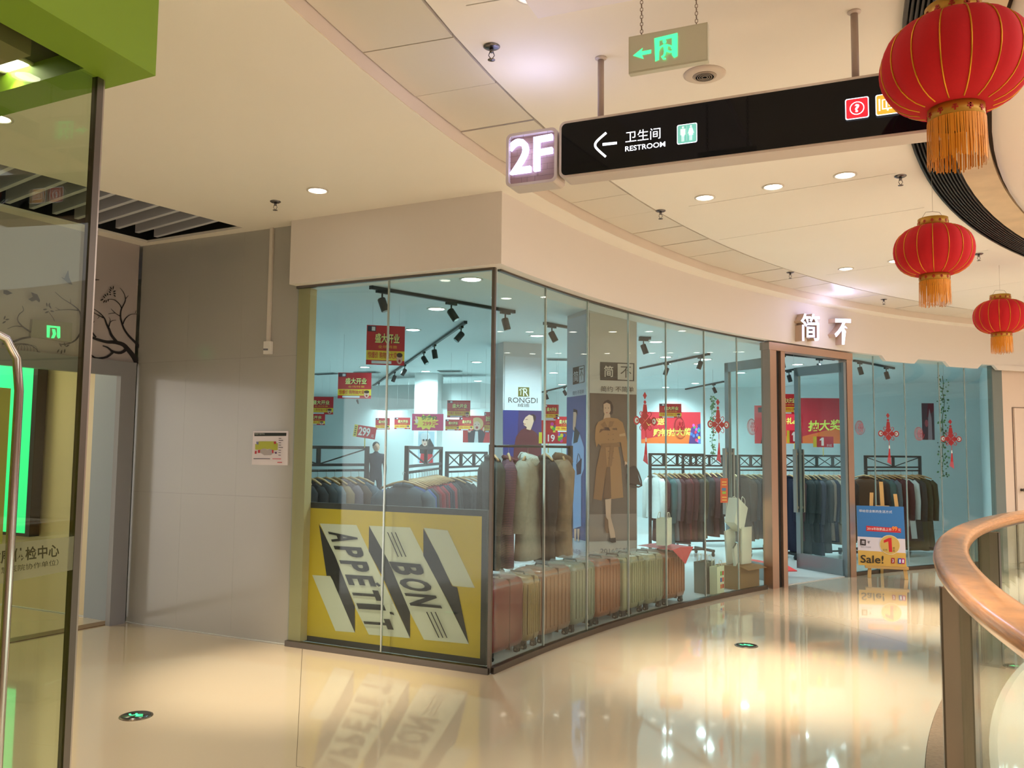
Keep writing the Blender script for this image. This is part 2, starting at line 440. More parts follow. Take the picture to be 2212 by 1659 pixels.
# --- atrium edge: black linear grille, stained soffit, white bulkhead
gr = thing('linear_grille', 'black curved ventilation grille with fine parallel blades round the atrium opening', 'grille', tuple(pol(11.2, 150, ZI-.02)))
MB().arc(11.12, 11.33, ZI+.03, ZI+.04, 60, 300, BLKM, n=160).build('backing', gr)
for k in range(10):
    r = 11.135+.0205*k
    MB().arc(r, r+.0085, ZI-.02, ZI+.03, 60, 300, mat((44, 44, 46), .45, metal=.3), n=150).build('blade', gr)
MB().arc(11.318, 11.332, ZI-.03, ZI+.04, 60, 300, BLKM, n=160).build('frame', gr)
STAIN = mat((214, 190, 158), .75, noise=.22, scale=5)
MB().arc(10.93, 11.125, ZI-.01, ZI+.02, 0, 360, STAIN, n=200).build('trim_6', kind='structure')
MB().arc(10.90, 10.94, ZI+.02, ZI+.2, 0, 360, mat((60, 48, 40), .9), n=200).build('trim_7', kind='structure')
prof = [(10.905, ZI-.03), (10.86, ZI-.055), (10.7, ZI-.07), (10.5, ZI-.03), (10.3, ZI+.08), (10.14, ZI+.3), (10.06, ZI+.7), (10.04, ZI+1.3), (10.2, ZI+1.3), (10.3, ZI+.4), (10.9, ZI+.2)]
MB().sweep(prof, 0, 360, mat((238, 224, 212), .5), n=200).build('trim_8', kind='structure')

# --- fascia of the shop
FAS = mat((226, 218, 212), .55)
RF = 13.93
MB().arc(RF, 14.3, 2.8606, ZC, 105, 151.66, FAS, n=60).build('trim_9', kind='structure')
# straight fascia on the corridor side
k0 = KC+NF*.10; 
fc = [k0-UF*.106, k0+UF*1.80, k0+UF*1.80-NF*.3, k0+UF*.06-NF*.3]
MB().prism([V((p.x, p.y, 2.86)) for p in fc], (0, 0, ZC-2.86), FAS).build('trim_10', kind='structure')
MB().prism([V((p.x, p.y, 2.8612)) for p in (k0-UF*.10-NF*.01, pol(13.95, 150.9), pol(14.12, 150.8), KC-NF*.14+UF*.1, KC+NF*.08+UF*.2)], (0, 0, .3), FAS).build('trim_13', kind='structure')
# lower fascia tongues on the right-hand part
t = bpy.data.objects.new('trim_11', None); COL.objects.link(t); t['kind'] = 'structure'
for a0, a1 in ((121.1, 118.6), (115.6, 113.2), (111.5, 105)):
    m = MB(); q = [pol(RF, a0+.35, 2.86), pol(RF, a0, 2.79), pol(RF, a1, 2.79), pol(RF, a1-.35, 2.86)]
    m.prism(q, (pol(RF+.05, (a0+a1)/2)-pol(RF, (a0+a1)/2)), FAS).build('fascia_tongue', t)

# --- grey wall beside the shop, with the beige wall running on behind the doorway
tw = bpy.data.objects.new('wall_left', None); COL.objects.link(tw); tw['kind'] = 'structure'
gw0 = KC+UF*1.79-NF*.02
L = (GC-gw0).dot(UF)
for a, b in ((0, .62), (.62, 1.24), (1.24, L)):
    for z0, z1 in ((0, 1.15), (1.15, 2.3), (2.3, ZC)):
        c = gw0+UF*((a+b)/2)-NF*.02+Z*(z0+z1)/2
        MB().box(c, UF, NF, Z, b-a-.0008, .04, z1-z0-.0008, GREYW).build('wall_panel', tw)
BEI = mat((206, 188, 150), .22, noise=.03, scale=2)
g1 = gw0+UF*L
MB().box(g1+UF*3.09-NF*.02+Z*1.6, UF, NF, Z, 6, .04, 3.2, BEI).build('wall_corridor', kind='structure')
# wall with the bird-tree mural and the doorway
MUR = mat((176, 166, 164), .6)
dz = 2.30
def wd(u, d=0): return GC-WD*u+WN*d          # u metres from the corner towards the camera
MB().box(wd(1.6, -.152)+Z*(dz+ZC)/2, WD, WN, Z, 3.2, .30, ZC-dz, MUR).build('wall_mural', kind='structure')
MB().box(wd(2.9, -.152)+Z*dz/2, WD, WN, Z, .9, .30, dz, MUR).build('wall_mural_pier', kind='structure')
FR = mat((138, 138, 142), .35)
d1 = bpy.data.objects.new('door_1', None); COL.objects.link(d1); d1['kind'] = 'structure'
MB().box(wd(.08, .01)+Z*1.15, WD, WN, Z, .15, .06, 2.3, FR).build('door_jamb', d1)
MB().box(wd(2.42, .01)+Z*1.15, WD, WN, Z, .12, .06, 2.3, FR).build('door_jamb', d1)
MB().box(wd(1.25, .01)+Z*2.235, WD, WN, Z, 2.2, .06, .13, FR).build('door_lintel', d1)
MB().box(wd(.02, -.30)+Z*1.15, WD, WN, Z, .03, .42, 2.3, mat((150, 160, 172), .45)).build('door_lining', d1)
MB().box(wd(1.2, -.1)+Z*.004, WD, WN, Z, 2.3, .14, .008, mat((122, 98, 76), .5)).build('threshold', d1)
MB().box(wd(1.25, -4.2)+Z*1.6, WD, WN, Z, 3.4, .1, 3.2, mat((120, 112, 90), .6)).build('wall_corridor_end', kind='structure')
MB().box(wd(1.6, -2.2)+Z*2.9, WD, WN, Z, 3.6, 3.7, .04, CEIL).build('ceiling_corridor', kind='structure')

# --- clothes shop shell
SHW = mat((226, 234, 234), .7); SHC = mat((214, 222, 222), .75)
BWL, BWR = V((-9.96, 26.82, 0)), V((9.62, 17.2, 0))
shp = [tuple((KC+UF*6).xy)]+[tuple((KC-NF*.0).xy)]+arcpts(R_GLASS, 151.2, 111.3, 40)+[(9.62, 17.2), (-9.96, 26.82)]
vs, fs = fill([shp], .001, .008)
MB().add(vs, fs, mat((196, 198, 196), .14, noise=.02)).build('floor_shop', kind='structure')
shc = [tuple((KC+UF*6-NF*.1).xy)]+[tuple((KC-NF*.12).xy)]+arcpts(R_GLASS+.1, 150.8, 111.3, 40)+[(9.62, 17.2), (-9.96, 26.82)]
vs, fs = fill([shc], ZS, ZS+.05)
MB().add(vs, fs, SHC).build('ceiling_shop', kind='structure')
def wall(p, q, name, m, z0=0, z1=ZS, th=.1):
    d = (q-p).normalized(); n = V((-d.y, d.x, 0)); MB().box((p+q)/2+Z*(z0+z1)/2, d, n, Z, (q-p).length, th, z1-z0, m).build(name, kind='structure')
wall(BWL, BWR, 'wall_back', SHW); wall(pol(14.1, 111.2), BWR, 'wall_right', SHW); wall(KC+UF*6-NF*.1, BWL, 'wall_shop_left', SHW)
wall(gw0-NF*.14, gw0+UF*4.2-NF*.14, 'wall_shop_front', SHW, th=.05)
# wall to the right of the shop with a flush door
RW = mat((226, 205, 188), .6)
MB().arc(14.02, 14.2, 0, ZC, 60, 110.75, RW, n=50).build('wall_far', kind='structure')
d3 = MB(); d3.arc(14.005, 14.02, .01, 2.25, 104.5, 109.9, RW, n=6)
dd = d3.build('door_3', kind='structure')
for a in (104.4, 110.0): MB().arc(14.012, 14.021, .0, 2.26, a-.03, a+.03, mat((120, 100, 86), .7), n=1).build('door_seam', dd)
MB().arc(14.012, 14.021, 2.25, 2.262, 104.4, 110.0, mat((120, 100, 86), .7), n=4).build('door_seam', dd)
MB().lathe(pol(14.0, 109.6, 1.05), [(.02, 0), (.02, .05), (.03, .055), (.03, .07)], DSTEEL, 12, axis=pol(13, 109.6)-pol(14, 109.6)).build('door_knob', dd)
# the rest of the ring of the mall (opposite gallery)
MB().arc(14.3, 14.5, 0, ZC, -95, 60, mat((150, 112, 84), .5), n=60).build('wall_opposite', kind='structure')
MB().arc(11.0, 34, -.25, 0, -60, 60, FLOOR, n=60).build('floor_opposite', kind='structure')
for z0 in (-.8, ZI):
    MB().arc(10.95, 11.0, z0, z0+.75, -60, 60, mat((120, 90, 70), .5), n=60).build('trim_opposite', kind='structure')

MB().arc(16.5, 16.7, 0, ZC, 168, 300, mat((176, 150, 122), .6), n=60).build('wall_near', kind='structure')
# --- glazing: straight pane run by the corridor
w1 = bpy.data.objects.new('window_1', None); COL.objects.link(w1); w1['kind'] = 'structure'
PJ = mat((176, 186, 182), .2, metal=.5)
for a, b in ((.02, .903), (.909, 1.79)):
    MB().box(KC+UF*((a+b)/2)+Z*1.455, UF, NF, Z, b-a, .012, 2.81, GLASS).build('glass_pane', w1)
MB().box(KC+UF*.906+Z*1.45, UF, NF, Z, .012, .014, 2.8, PJ).build('glass_joint', w1)
MB().box(KC+UF*.9+Z*.022-NF*.0, UF, NF, Z, 1.8, .05, .044, DSTEEL).build('sill', w1)
MB().box(KC+UF*.9+Z*2.85, UF, NF, Z, 1.8, .03, .02, DSTEEL).build('head', w1)
MB().box(KC+UF*1.735+Z*1.44-NF*.05, UF, NF, Z, .12, .08, 2.8, mat((186, 166, 124), .4)).build('end_post', w1)
m = MB(); m.box(KC+Z*1.44, UF, NF, Z, .024, .024, 2.86, DSTEEL); m.build('corner_post', w1)
# curved run
w2 = bpy.data.objects.new('window_2', None); COL.objects.link(w2); w2['kind'] = 'structure'
AJ = [151.05, 148.09, 145.2, 142.2, 139.3, 136.2, 133.46, 131.25]
AJ2 = [124.1, 121.66, 118.98, 116.02, 113.86, 111.62]
def pane(a, b, z0=.045, z1=2.86):
    p, q = pol(R_GLASS, a), pol(R_GLASS, b); d = (q-p).normalized(); n = V((-d.y, d.x, 0))
    MB().box((p+q)/2+Z*(z0+z1)/2, d, n, Z, (q-p).length-.008, .012, z1-z0, GLASS).build('glass_pane', w2)
def joint(a):
    p = pol(R_GLASS, a); MB().box(p+Z*1.45, (cos(rad(a)), sin(rad(a)), 0), (-sin(rad(a)), cos(rad(a)), 0), Z, .016, .010, 2.8, PJ).build('glass_joint', w2)
for L_ in (AJ, AJ2):
    for a, b in zip(L_[:-1], L_[1:]): pane(a, b)
    for a in L_[1:-1]: joint(a)
MB().arc(R_GLASS-.025, R_GLASS+.025, .001, .044, 131.2, 151.2, DSTEEL, n=30).build('sill', w2)
MB().arc(R_GLASS-.025, R_GLASS+.025, .001, .044, 111.5, 124.2, DSTEEL, n=24).build('sill', w2)
MB().arc(R_GLASS-.015, R_GLASS+.015, 2.845, 2.86, 131.2, 151.0, DSTEEL, n=30).build('head', w2)
MB().arc(R_GLASS-.02, R_GLASS+.06, .0, 2.86, 110.8, 111.6, mat((120, 128, 126), .4), n=2).build('end_post', w2)
# low plinth strip behind the curved glass
# --- shop door: brushed steel portal with two glass leaves standing open
d2 = bpy.data.objects.new('door_2', None); COL.objects.link(d2); d2['kind'] = 'structure'
PS = mat((196, 168, 152), .3, metal=.85)
def post(px0, px1, z1, m, dep=.12):
    p, q = oncyl(px0, 1268), oncyl(px1, 1268); p.z = q.z = 0; d = (q-p).normalized(); n = V((-d.y, d.x, 0))
    MB().box((p+q)/2+Z*z1/2, d, n, Z, (q-p).length, dep, z1, m).build('door_post', d2)
post(1660, 1674, 2.84, PS); post(1674, 1684, 2.80, BLACK, .06); post(1684, 1693, 2.84, PS); post(1830, 1842, 2.84, PS)
p, q = oncyl(1658, 1268), oncyl(1842, 1268); p.z = q.z = 0; d = (q-p).normalized(); n = V((-d.y, d.x, 0))
MB().box((p+q)/2+Z*2.80, d, n, Z, (q-p).length, .13, .09, PS).build('door_head', d2)
def leaf(hx, hy, fx, fy, z1):
    p = onz(hx, hy, 0); q = onz(fx, fy, 0); d = (q-p); d.z = 0; Lw = d.length; d.normalize(); n = V((-d.y, d.x, 0))
    lf = MB()
    for a, b in ((0, .075), (Lw-.075, Lw)): lf.box(p+d*(a+b)/2+Z*z1/2, d, n, Z, b-a, .045, z1, DSTEEL2)
    lf.box(p+d*Lw/2+Z*(z1-.06), d, n, Z, Lw, .045, .12, DSTEEL2); lf.box(p+d*Lw/2+Z*.11, d, n, Z, Lw, .045, .2, DSTEEL2)
    L0 = lf.build('door_leaf', d2)
    MB().box(p+d*Lw/2+Z*(z1/2+.04), d, n, Z, Lw-.15, .012, z1-.3, GLASS).build('leaf_glass', L0)
    for s in (-1, 1):
        h = MB(); c = p+d*(Lw-.04)+n*s*.065
        h.box(c+Z*1.18, d, n, Z, .06, .02, .85, STEEL)
        for z in (.82, 1.54): h.box(p+d*(Lw-.04)+n*s*.04+Z*z, d, n, Z, .04, .05, .03, STEEL)
        h.build('handle', L0)
    return p, d, n, Lw, L0
DSTEEL2 = mat((132, 140, 142), .35, metal=.8)
leaf(1834, 1247, 1724, 1228, 2.72)
leaf(1684, 1262, 1572, 1238, 2.72)

# --- balustrade round the atrium
ra = thing('railing', 'curved glass balustrade with a varnished wooden handrail round the atrium', 'railing', tuple(pol(11.17, 156)))
HW = wood((206, 142, 86)); RC = 11.165
hp = []
for k in range(16):
    a = 2*pi*k/16; cx_, cz_ = cos(a), sin(a)
    sx = abs(cx_)**.6*(1 if cx_ > 0 else -1); sz = abs(cz_)**.6*(1 if cz_ > 0 else -1)
    hp.append((RC+.082*sx, 1.045+.038*sz))
MB().sweep(hp, 95, 190, HW, n=150).build('handrail', ra)
MB().arc(RC-.016, RC+.016, .985, 1.012, 95, 190, STEEL, n=120).build('rail_channel', ra)
pa = [156.6-8.15*k for k in range(-3, 8)]
for a in pa:
    m = MB(); c = pol(RC+.005, a); er = V((cos(rad(a)), sin(rad(a)), 0)); et = V((-er.y, er.x, 0))
    m.box(c+et*.0+Z*.49, er, et, Z, .13, .05, .98, STEEL)
    m.box(c+et*.0+Z*.49+er*.066, er, et, Z, .008, .062, .98, DSTEEL); m.box(c+Z*.49-er*.066, er, et, Z, .008, .062, .98, DSTEEL)
    m.box(c+Z*.012, er, et, Z, .18, .12, .016, DSTEEL)
    m.build('post', ra)
for a, b in zip(pa[:-1], pa[1:]):
    MB().arc(RC-.006, RC+.006, .06, .985, b+.28, a-.28, glass((.86, .93, .87)), n=8).build('glass_panel', ra)

# --- neighbour on the left: green bulkhead over a glass front
B0 = onz(336, 164, 2.6); B0.z = 0
DB = V((.312, .95, 0)).normalized()
GREEN = mat((116, 148, 28), .55)
bl = bpy.data.objects.new('trim_12', None); COL.objects.link(bl); bl['kind'] = 'structure'
NB = V((-DB.y, DB.x, 0))  # into the shop (left)
def bq(u, v): return B0-DB*u+UF*v
# fascia boards with a green lip, brown gap, cream inner border
pts_out = [bq(0, 0), bq(4.5, 0), bq(4.5, .16), bq(.12, .16), bq(.12, 4), bq(0, 4)]
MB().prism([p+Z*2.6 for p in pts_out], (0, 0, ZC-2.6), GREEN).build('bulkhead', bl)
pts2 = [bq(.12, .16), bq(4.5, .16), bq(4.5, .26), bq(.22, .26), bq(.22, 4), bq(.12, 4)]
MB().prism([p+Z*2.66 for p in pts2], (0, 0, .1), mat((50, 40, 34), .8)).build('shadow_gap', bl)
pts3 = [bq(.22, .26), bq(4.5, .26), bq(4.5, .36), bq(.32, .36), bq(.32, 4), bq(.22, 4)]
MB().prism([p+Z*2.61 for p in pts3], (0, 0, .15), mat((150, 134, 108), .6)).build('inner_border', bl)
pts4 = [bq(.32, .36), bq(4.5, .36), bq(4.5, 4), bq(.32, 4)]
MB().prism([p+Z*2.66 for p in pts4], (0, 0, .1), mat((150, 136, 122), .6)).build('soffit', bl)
# glass wall: runs from the post back past the camera
G0 = onz(207, 152, 2.62); G0.z = 0
w3 = bpy.data.objects.new('window_3', None); COL.objects.link(w3); w3['kind'] = 'structure'
GP = Plane(G0, DB)
MB().box(G0-DB*1.6+Z*1.33, DB, NB, Z, 3.2, .012, 2.62, glass((.80, .86, .74))).build('glass_pane', w3)
m = MB(); m.box(G0+Z*1.33+DB*.01, DB, NB, Z, .022, .02, 2.66, DSTEEL); m.box(G0+Z*1.33+DB*.022, DB, NB, Z, .014, .014, 2.64, STEEL); m.build('glass_post', w3)
MB().box(G0-DB*1.6+Z*.02, DB, NB, Z, 3.2, .03, .04, DSTEEL).build('sill', w3)
ar = Art(GP, .008); FRO = frosted((150, 150, 128), .62); FT = frosted((70, 66, 46), .85)
ar.poly([(-60, 1181), (163, 1157), (160, 1229), (-60, 1271)], FRO)
ar.text('健康体检中心', (-32, 1221), (122, 1202), (-32, 1190), FT, .02)
ar.text('（智慧医院协作单位）', (-30, 1243), (120, 1220), (-30, 1229), FT)
ar.build('frosted_lettering', w3)
hd = MB(); nn = GP.n*GP.flip
GH = Plane(G0+nn*.06, DB); hx_u = GH.px(38, 900)[0]; top = GH.px(38, 800)[1]
pth = [GP.w(hx_u+.0, .12, .06)]+[GP.w(hx_u, v, .06) for v in (.6, 1.2, top-.05)]+[GP.w(hx_u-.012, top+.03, .06), GP.w(hx_u-.045, top+.075, .06), GP.w(hx_u-.1, top+.095, .055), GP.w(hx_u-.16, top+.1, .03), GP.w(hx_u-.19, top+.1, .0)]
hd.tube(pth, .0105, CHROME, 12); hd.build('pull_handle', w3)
# lime panel just inside the glass front
lp = onpl(3, 1250, G0+NB*.35, NB); lp.z = 0
MB().box(lp-DB*.625+Z*.86+NB*.02, DB, NB, Z, 1.25, .03, 1.72, mat((140, 134, 50), .5)).build('wall_lime_panel', kind='structure')

# ================================================================== CEILING FITTINGS
def downlight(p, label, group, r=.062, m_e=14, cool=False, energy=None, cone=95):
    t = thing('downlight', label, 'ceiling light', tuple(p), 0, group)
    c = V(p)
    MB().lathe(c-Z*.008, [(r*1.25, .010), (r*1.25, .002), (r*1.1, -.001), (r*.98, .004), (r*.95, .012)], mat((214, 206, 196), .4), 24).build('trim_ring', t)
    MB().lathe(c-Z*.001, [(r*.94, -.004), (r*.94, 0)], mat((225, 250, 255) if cool else (255, 246, 226), .5, emis=m_e), 20).build('lens', t)
    if energy: lamp('spot_lamp', 'SPOT', c-Z*.02, energy, COOL if cool else WARM, .05, cone, .9)
    return t

MALL = [(pol(R, a, ZI), 0) for a in (105, 119, 133, 147, 161, 175) for R in (12.8, 12.29, 11.8)]
for i, (p, _) in enumerate(MALL):
    row = i//3; nm = ('row beyond the shop', 'row before the far shop glass', 'row outside the shop door', 'row of three past the long black sign', 'row over the floor sign', 'row above the viewer')[row]
    wh = ('nearest the shop', 'in the middle', 'nearest the atrium')[i % 3]
    downlight(p, f'warm downlight {wh}, {nm}', 'downlights of the ring ceiling', energy=E_MALL, cone=44)
downlight(onz(686, 411, ZC), 'single round downlight in the cream ceiling over the corner of the shop', 'downlights of the ring ceiling', energy=E_MALL*1.3, cone=44)
for k, (x, y) in enumerate(((-2.9, 4.6), (-3.3, 8.6), (-.9, 1.2))):
    if k != 1: downlight((x, y, ZC), ('round downlight in the cream ceiling near the green bulkhead', '', 'round downlight in the cream ceiling behind the viewer')[k], 'downlights of the ring ceiling', energy=E_MALL*.6)
p_ = onz(20, 137, 2.66); downlight((p_.x, p_.y, 2.66), 'bright downlight in the soffit behind the green bulkhead', 'downlights of the ring ceiling', r=.06, energy=25)
lamp('corridor_lamp', 'AREA', wd(1.0, -2.0)+Z*2.8, 42, (1, .86, .55), .8)
# oblong light box in the walkway ceiling, only its corner in view
rp = onz(1058, 14, ZI-.03)
MB().box(rp+V((.26, -.62, 0)), V((cos(rad(158)), sin(rad(158)), 0)), V((-sin(rad(158)), cos(rad(158)), 0)), Z, .6, 1.2, .05, mat((240, 236, 250), .5)).build('access_panel', label='white rectangular panel standing proud of the ceiling above the floor sign', cat='ceiling panel')

def sprinkler(x, y, z, k, label):
    p = onz(x, y+ (8 if k > .8 else 0), z) if k > .8 else onz(x, y, z); t = thing('sprinkler', label, 'sprinkler', tuple(p), 0, 'sprinklers')
    CH = mat((120, 116, 120), .25, metal=1.)
    MB().lathe(p, [(.040, 0), (.040, -.004), (.030, -.010), (.012, -.012)], CH, 20).build('escutcheon', t)
    m = MB(); m.lathe(p, [(.010, -.01), (.010, -.03), (.005, -.032)], CH, 10)
    for s in (-1, 1): m.tube([p+V((s*.008, 0, -.03)), p+V((s*.014, 0, -.045)), p+V((s*.003, 0, -.062))], .0022, CH, 6)
    m.build('frame_arms', t)
    MB().lathe(p, [(.003, -.062), (.018, -.066), (.018, -.068), (.003, -.07)], CH, 12).build('deflector', t)
for x, y, z, k, lb in ((1062, 92, ZI, 1, 'chrome sprinkler head nearest the viewer, above the lit floor sign'), (595, 427, ZC, 1, 'sprinkler head beside the downlight left of the shop corner'),
                    (1427, 447, ZI, 1, 'sprinkler head under the long black sign beside the ceiling tiles'), (1945, 372, ZI, 1, 'sprinkler head beside the largest red lantern'),
                    (1707, 588, ZI, .5, 'sprinkler head over the shop door row, left of the small downlight'), (2114, 548, ZI, .5, 'sprinkler head right of the middle lantern'),
                    (1909, 646, ZI, .5, 'farthest sprinkler head above the fascia, right of the lit shop name')):
    sprinkler(x, y, z, k, lb)
# round smoke vent / speaker
p = onz(1522, 160, ZI); t = thing('ceiling_speaker', 'round white ceiling speaker grille behind the exit sign', 'speaker', tuple(p))
MB().lathe(p, [(.105, 0), (.105, -.004), (.09, -.012), (.06, -.012)], mat((214, 200, 186), .5), 32).build('rim', t)
MB().lathe(p-Z*.012, [(.06, 0), (.055, -.004)], mat((170, 156, 142), .6), 28).build('grille', t)
for k in range(4):
    MB().lathe(p-Z*.0165, [(.012+.011*k, 0), (.012+.011*k, -.002), (.016+.011*k, -.002), (.016+.011*k, 0)], mat((150, 138, 126), .6), 24).build('louvre_ring', t)

# ================================================================== HANGING SIGNS
r1, r2 = onz(1298, 125, ZI), onz(1845, 25, ZI)
sd = (r2-r1); sd.z = 0; sd.normalize(); sn = V((sd.y, -sd.x, 0))
if sn.dot(CAM-r1) < 0: sn = -sn
TH = .12
SP = Plane(r1+sn*TH/2-Z*r1.z, sd)
u0, v0 = SP.px(1208, 325); u1, _ = SP.px(2130, 225)
vt = SP.px(1300, 250)[1]; vb = SP.px(1300, 374)[1]
print('sign', u0, u1, vt, vb)
def rrect(u0, v0, u1, v1, r, n=5):
    out = []
    for cx_, cy_, a0 in ((u1-r, v1-r, 0), (u0+r, v1-r, 90), (u0+r, v0+r, 180), (u1-r, v0+r, 270)):
        for k in range(n+1): a = rad(a0+90*k/n); out.append((cx_+r*cos(a), cy_+r*sin(a)))
    return out
SG = mat((206, 192, 184), .4, metal=.2)
t = thing('directional_sign', 'long black hanging sign pointing left to the restroom', 'sign', tuple(r1+sd*.5-Z*(ZI-vb)))
MB().prism([SP.w(u, v, 0) for u, v in rrect(u0, vb, u1, vt, .03)], -sn*TH, SG).build('housing', t)
a = Art(SP, .001)
a.poly(rrect(u0+.012, vb+.012, u1-.012, vt-.012, .024), mat((13, 15, 21), .04, spec=.22), uv=True)
WE = mat((235, 240, 250), .5, emis=1.6)
a.stroke([(1310, 287), (1290, 305), (1286, 315), (1292, 324), (1309, 339)], 5, 5, WE); a.poly([(1302, 309.5), (1333, 306.5), (1333, 312), (1302, 315.5)], WE)
a.text('卫生间', (1351.5, 309), (1427, 299.5), (1351.5, 285), WE, .0)
a.text('RESTROOM', (1351, 328), (1437.5, 317), (1351, 317), WE, .010)
TEAL = mat((120, 200, 190), .5, emis=.55)
def rpx(x0, y0, x1, y1, x2, y2, r=.008):
    """rounded square on the sign from three pixel corners: bl, br, tl"""
    A, B, C_ = [V(SP.px(*p)) for p in ((x0, y0), (x1, y1), (x2, y2))]
    return rrect(A.x, (A.y+B.y)/2, B.x, (A.y+B.y)/2+(C_.y-A.y), r)
a.poly(rpx(1463, 313, 1506.5, 308, 1463, 271), WE, uv=True)
q = rpx(1463, 313, 1506.5, 308, 1463, 271); cx_ = sum(p[0] for p in q)/len(q); cy_ = sum(p[1] for p in q)/len(q)
a.poly([(cx_+(p[0]-cx_)*.93, cy_+(p[1]-cy_)*.93) for p in q], TEAL, uv=True)
LT = mat((215, 240, 235), .5, emis=.75)
def man(cx, cy, s, m, woman=False):
    a.ellipse(cx, cy+.36*s, .055*s, .06*s, m, 12, True)
    if woman: a.poly([(cx-.07*s, cy+.28*s), (cx+.07*s, cy+.28*s), (cx+.16*s, cy-.02*s), (cx+.1*s, cy-.02*s), (cx+.12*s, cy-.12*s), (cx-.12*s, cy-.12*s), (cx-.1*s, cy-.02*s), (cx-.16*s, cy-.02*s)], m, True)
    else: a.poly([(cx-.13*s, cy+.28*s), (cx+.13*s, cy+.28*s), (cx+.13*s, cy-.05*s), (cx+.08*s, cy-.05*s), (cx+.08*s, cy-.12*s), (cx-.08*s, cy-.12*s), (cx-.08*s, cy-.05*s), (cx-.13*s, cy-.05*s)], m, True)
    for d in (-.05, .03): a.poly([(cx+d*s-.02*s, cy-.1*s), (cx+d*s+.03*s, cy-.1*s), (cx+d*s+.03*s, cy-.4*s), (cx+d*s-.02*s, cy-.4*s)], m, True)
sz = q[0][0]-q[8][0]; sz = abs(max(p[0] for p in q)-min(p[0] for p in q))
man(cx_-.2*sz, cy_, sz*.95, LT); man(cx_+.2*sz, cy_, sz*.95, LT, True)
a.poly([(cx_-.005*sz, cy_-.38*sz), (cx_+.005*sz, cy_-.38*sz), (cx_+.005*sz, cy_+.38*sz), (cx_-.005*sz, cy_+.38*sz)], LT, True)
# red question mark and orange lift pictograms
for (x0, y0, x1, y1, x2, y2, c) in ((1826.5, 262, 1877.5, 255, 1826.5, 217, (214, 30, 48)), (1892, 254, 1944, 246, 1892, 209, (240, 160, 50))):
    q = rpx(x0, y0, x1, y1, x2, y2); cx_ = sum(p[0] for p in q)/len(q); cy_ = sum(p[1] for p in q)/len(q); sz = max(p[0] for p in q)-min(p[0] for p in q)
    a.poly(q, WE, uv=True); a.poly([(cx_+(p[0]-cx_)*.92, cy_+(p[1]-cy_)*.92) for p in q], mat(c, .5, emis=.9), uv=True)
    if c[0] < 220:
        ring = mat(c, .5, emis=.9)
        a.ellipse(cx_, cy_, .31*sz, .31*sz, WE, 28, True); a.ellipse(cx_, cy_, .27*sz, .27*sz, ring, 28, True)
        a.text('?', (cx_-.1*sz, cy_-.19*sz), (cx_+.1*sz, cy_-.19*sz), (cx_-.1*sz, cy_+.19*sz), WE, .03, uv=True)
    else:
        for (x, y, w_, h_) in ((-.34, 0, .06, .56), (.34, 0, .06, .56)): a.poly([(cx_+(x-w_/2)*sz, cy_-h_/2*sz), (cx_+(x+w_/2)*sz, cy_-h_/2*sz), (cx_+(x+w_/2)*sz, cy_+h_/2*sz), (cx_+(x-w_/2)*sz, cy_+h_/2*sz)], WE, True)
        for b in (.23, .19): a.poly([(cx_-b*sz, cy_-b*sz), (cx_+b*sz, cy_-b*sz), (cx_+b*sz, cy_+b*sz), (cx_-b*sz, cy_+b*sz)], WE if b > .2 else mat(c, .5, emis=.9), True)
        a.stroke([(cx_-.05*sz, cy_-.16*sz), (cx_-.05*sz, cy_+.15*sz)], .06*sz, .06*sz, WE, True); a.stroke([(cx_+.07*sz, cy_-.1*sz), (cx_+.07*sz, cy_+.1*sz)], .05*sz, .05*sz, WE, True)
        a.ellipse(cx_, cy_-.28*sz, .04*sz, .04*sz, WE, 8, True)
ar_ = mat((235, 240, 250), .5, emis=1.6)
a.stroke([(2040+0, 215), (2080, 235), (2100, 250)], 4, 4, ar_)
a.build('sign_face', t)
for r in (r1, r2):
    m = MB(); m.tube([V((r.x, r.y, ZI)), V((r.x, r.y, vt-.01))], .0155, mat((176, 158, 148), .4), 12); m.lathe(V((r.x, r.y, ZI)), [(.028, 0), (.028, -.006), (.017, -.012)], SG, 16); m.build('hanging_rod', t)

t2 = thing('floor_number_sign', 'small square hanging sign with glowing white 2F letters left of the black sign', 'sign', tuple(SP.w(u0-.12, vb)))
ua = SP.px(1093, 338)[0]; ub = SP.px(1203, 325)[0]; va = SP.px(1148, 398)[1]; vc = SP.px(1148, 282)[1]
fr = MB(); out = rrect(ua, va, ub, vc, .028); inn = rrect(ua+.014, va+.014, ub-.014, vc-.014, .02)
n_ = len(out)
vs_ = [SP.w(u, v, .0) for u, v in out]+[SP.w(u, v, -TH) for u, v in out]+[SP.w(u, v, .0) for u, v in inn]+[SP.w(u, v, -.03) for u, v in inn]
fs_ = []
for i in range(n_):
    j = (i+1) % n_; fs_ += [(i, j, n_+j, n_+i), (i, j, 2*n_+j, 2*n_+i), (2*n_+i, 2*n_+j, 3*n_+j, 3*n_+i)]
fs_.append(tuple(range(n_, 2*n_)))
fr.add(vs_, fs_, SG); fr.build('housing', t2)
bk = Art(SP, -.026); bk.poly(inn, mat((150, 118, 104), .5), uv=True)
rr = random.Random(3)
for k in range(9):
    v = va+.018+(vc-va-.036)*k/8.5
    bk.poly([(ua+.014, v), (ub-.014, v), (ub-.014, v+.0012), (ua+.014, v+.0012)], (96, 70, 62), uv=True)
    for q in range(3):
        u = ua+.02+rr.random()*(ub-ua-.04); bk.poly([(u, v), (u+.0012, v), (u+.0012, v+(vc-va)/8.5), (u, v+(vc-va)/8.5)], (96, 70, 62), uv=True)
bk.build('patterned_back', t2)
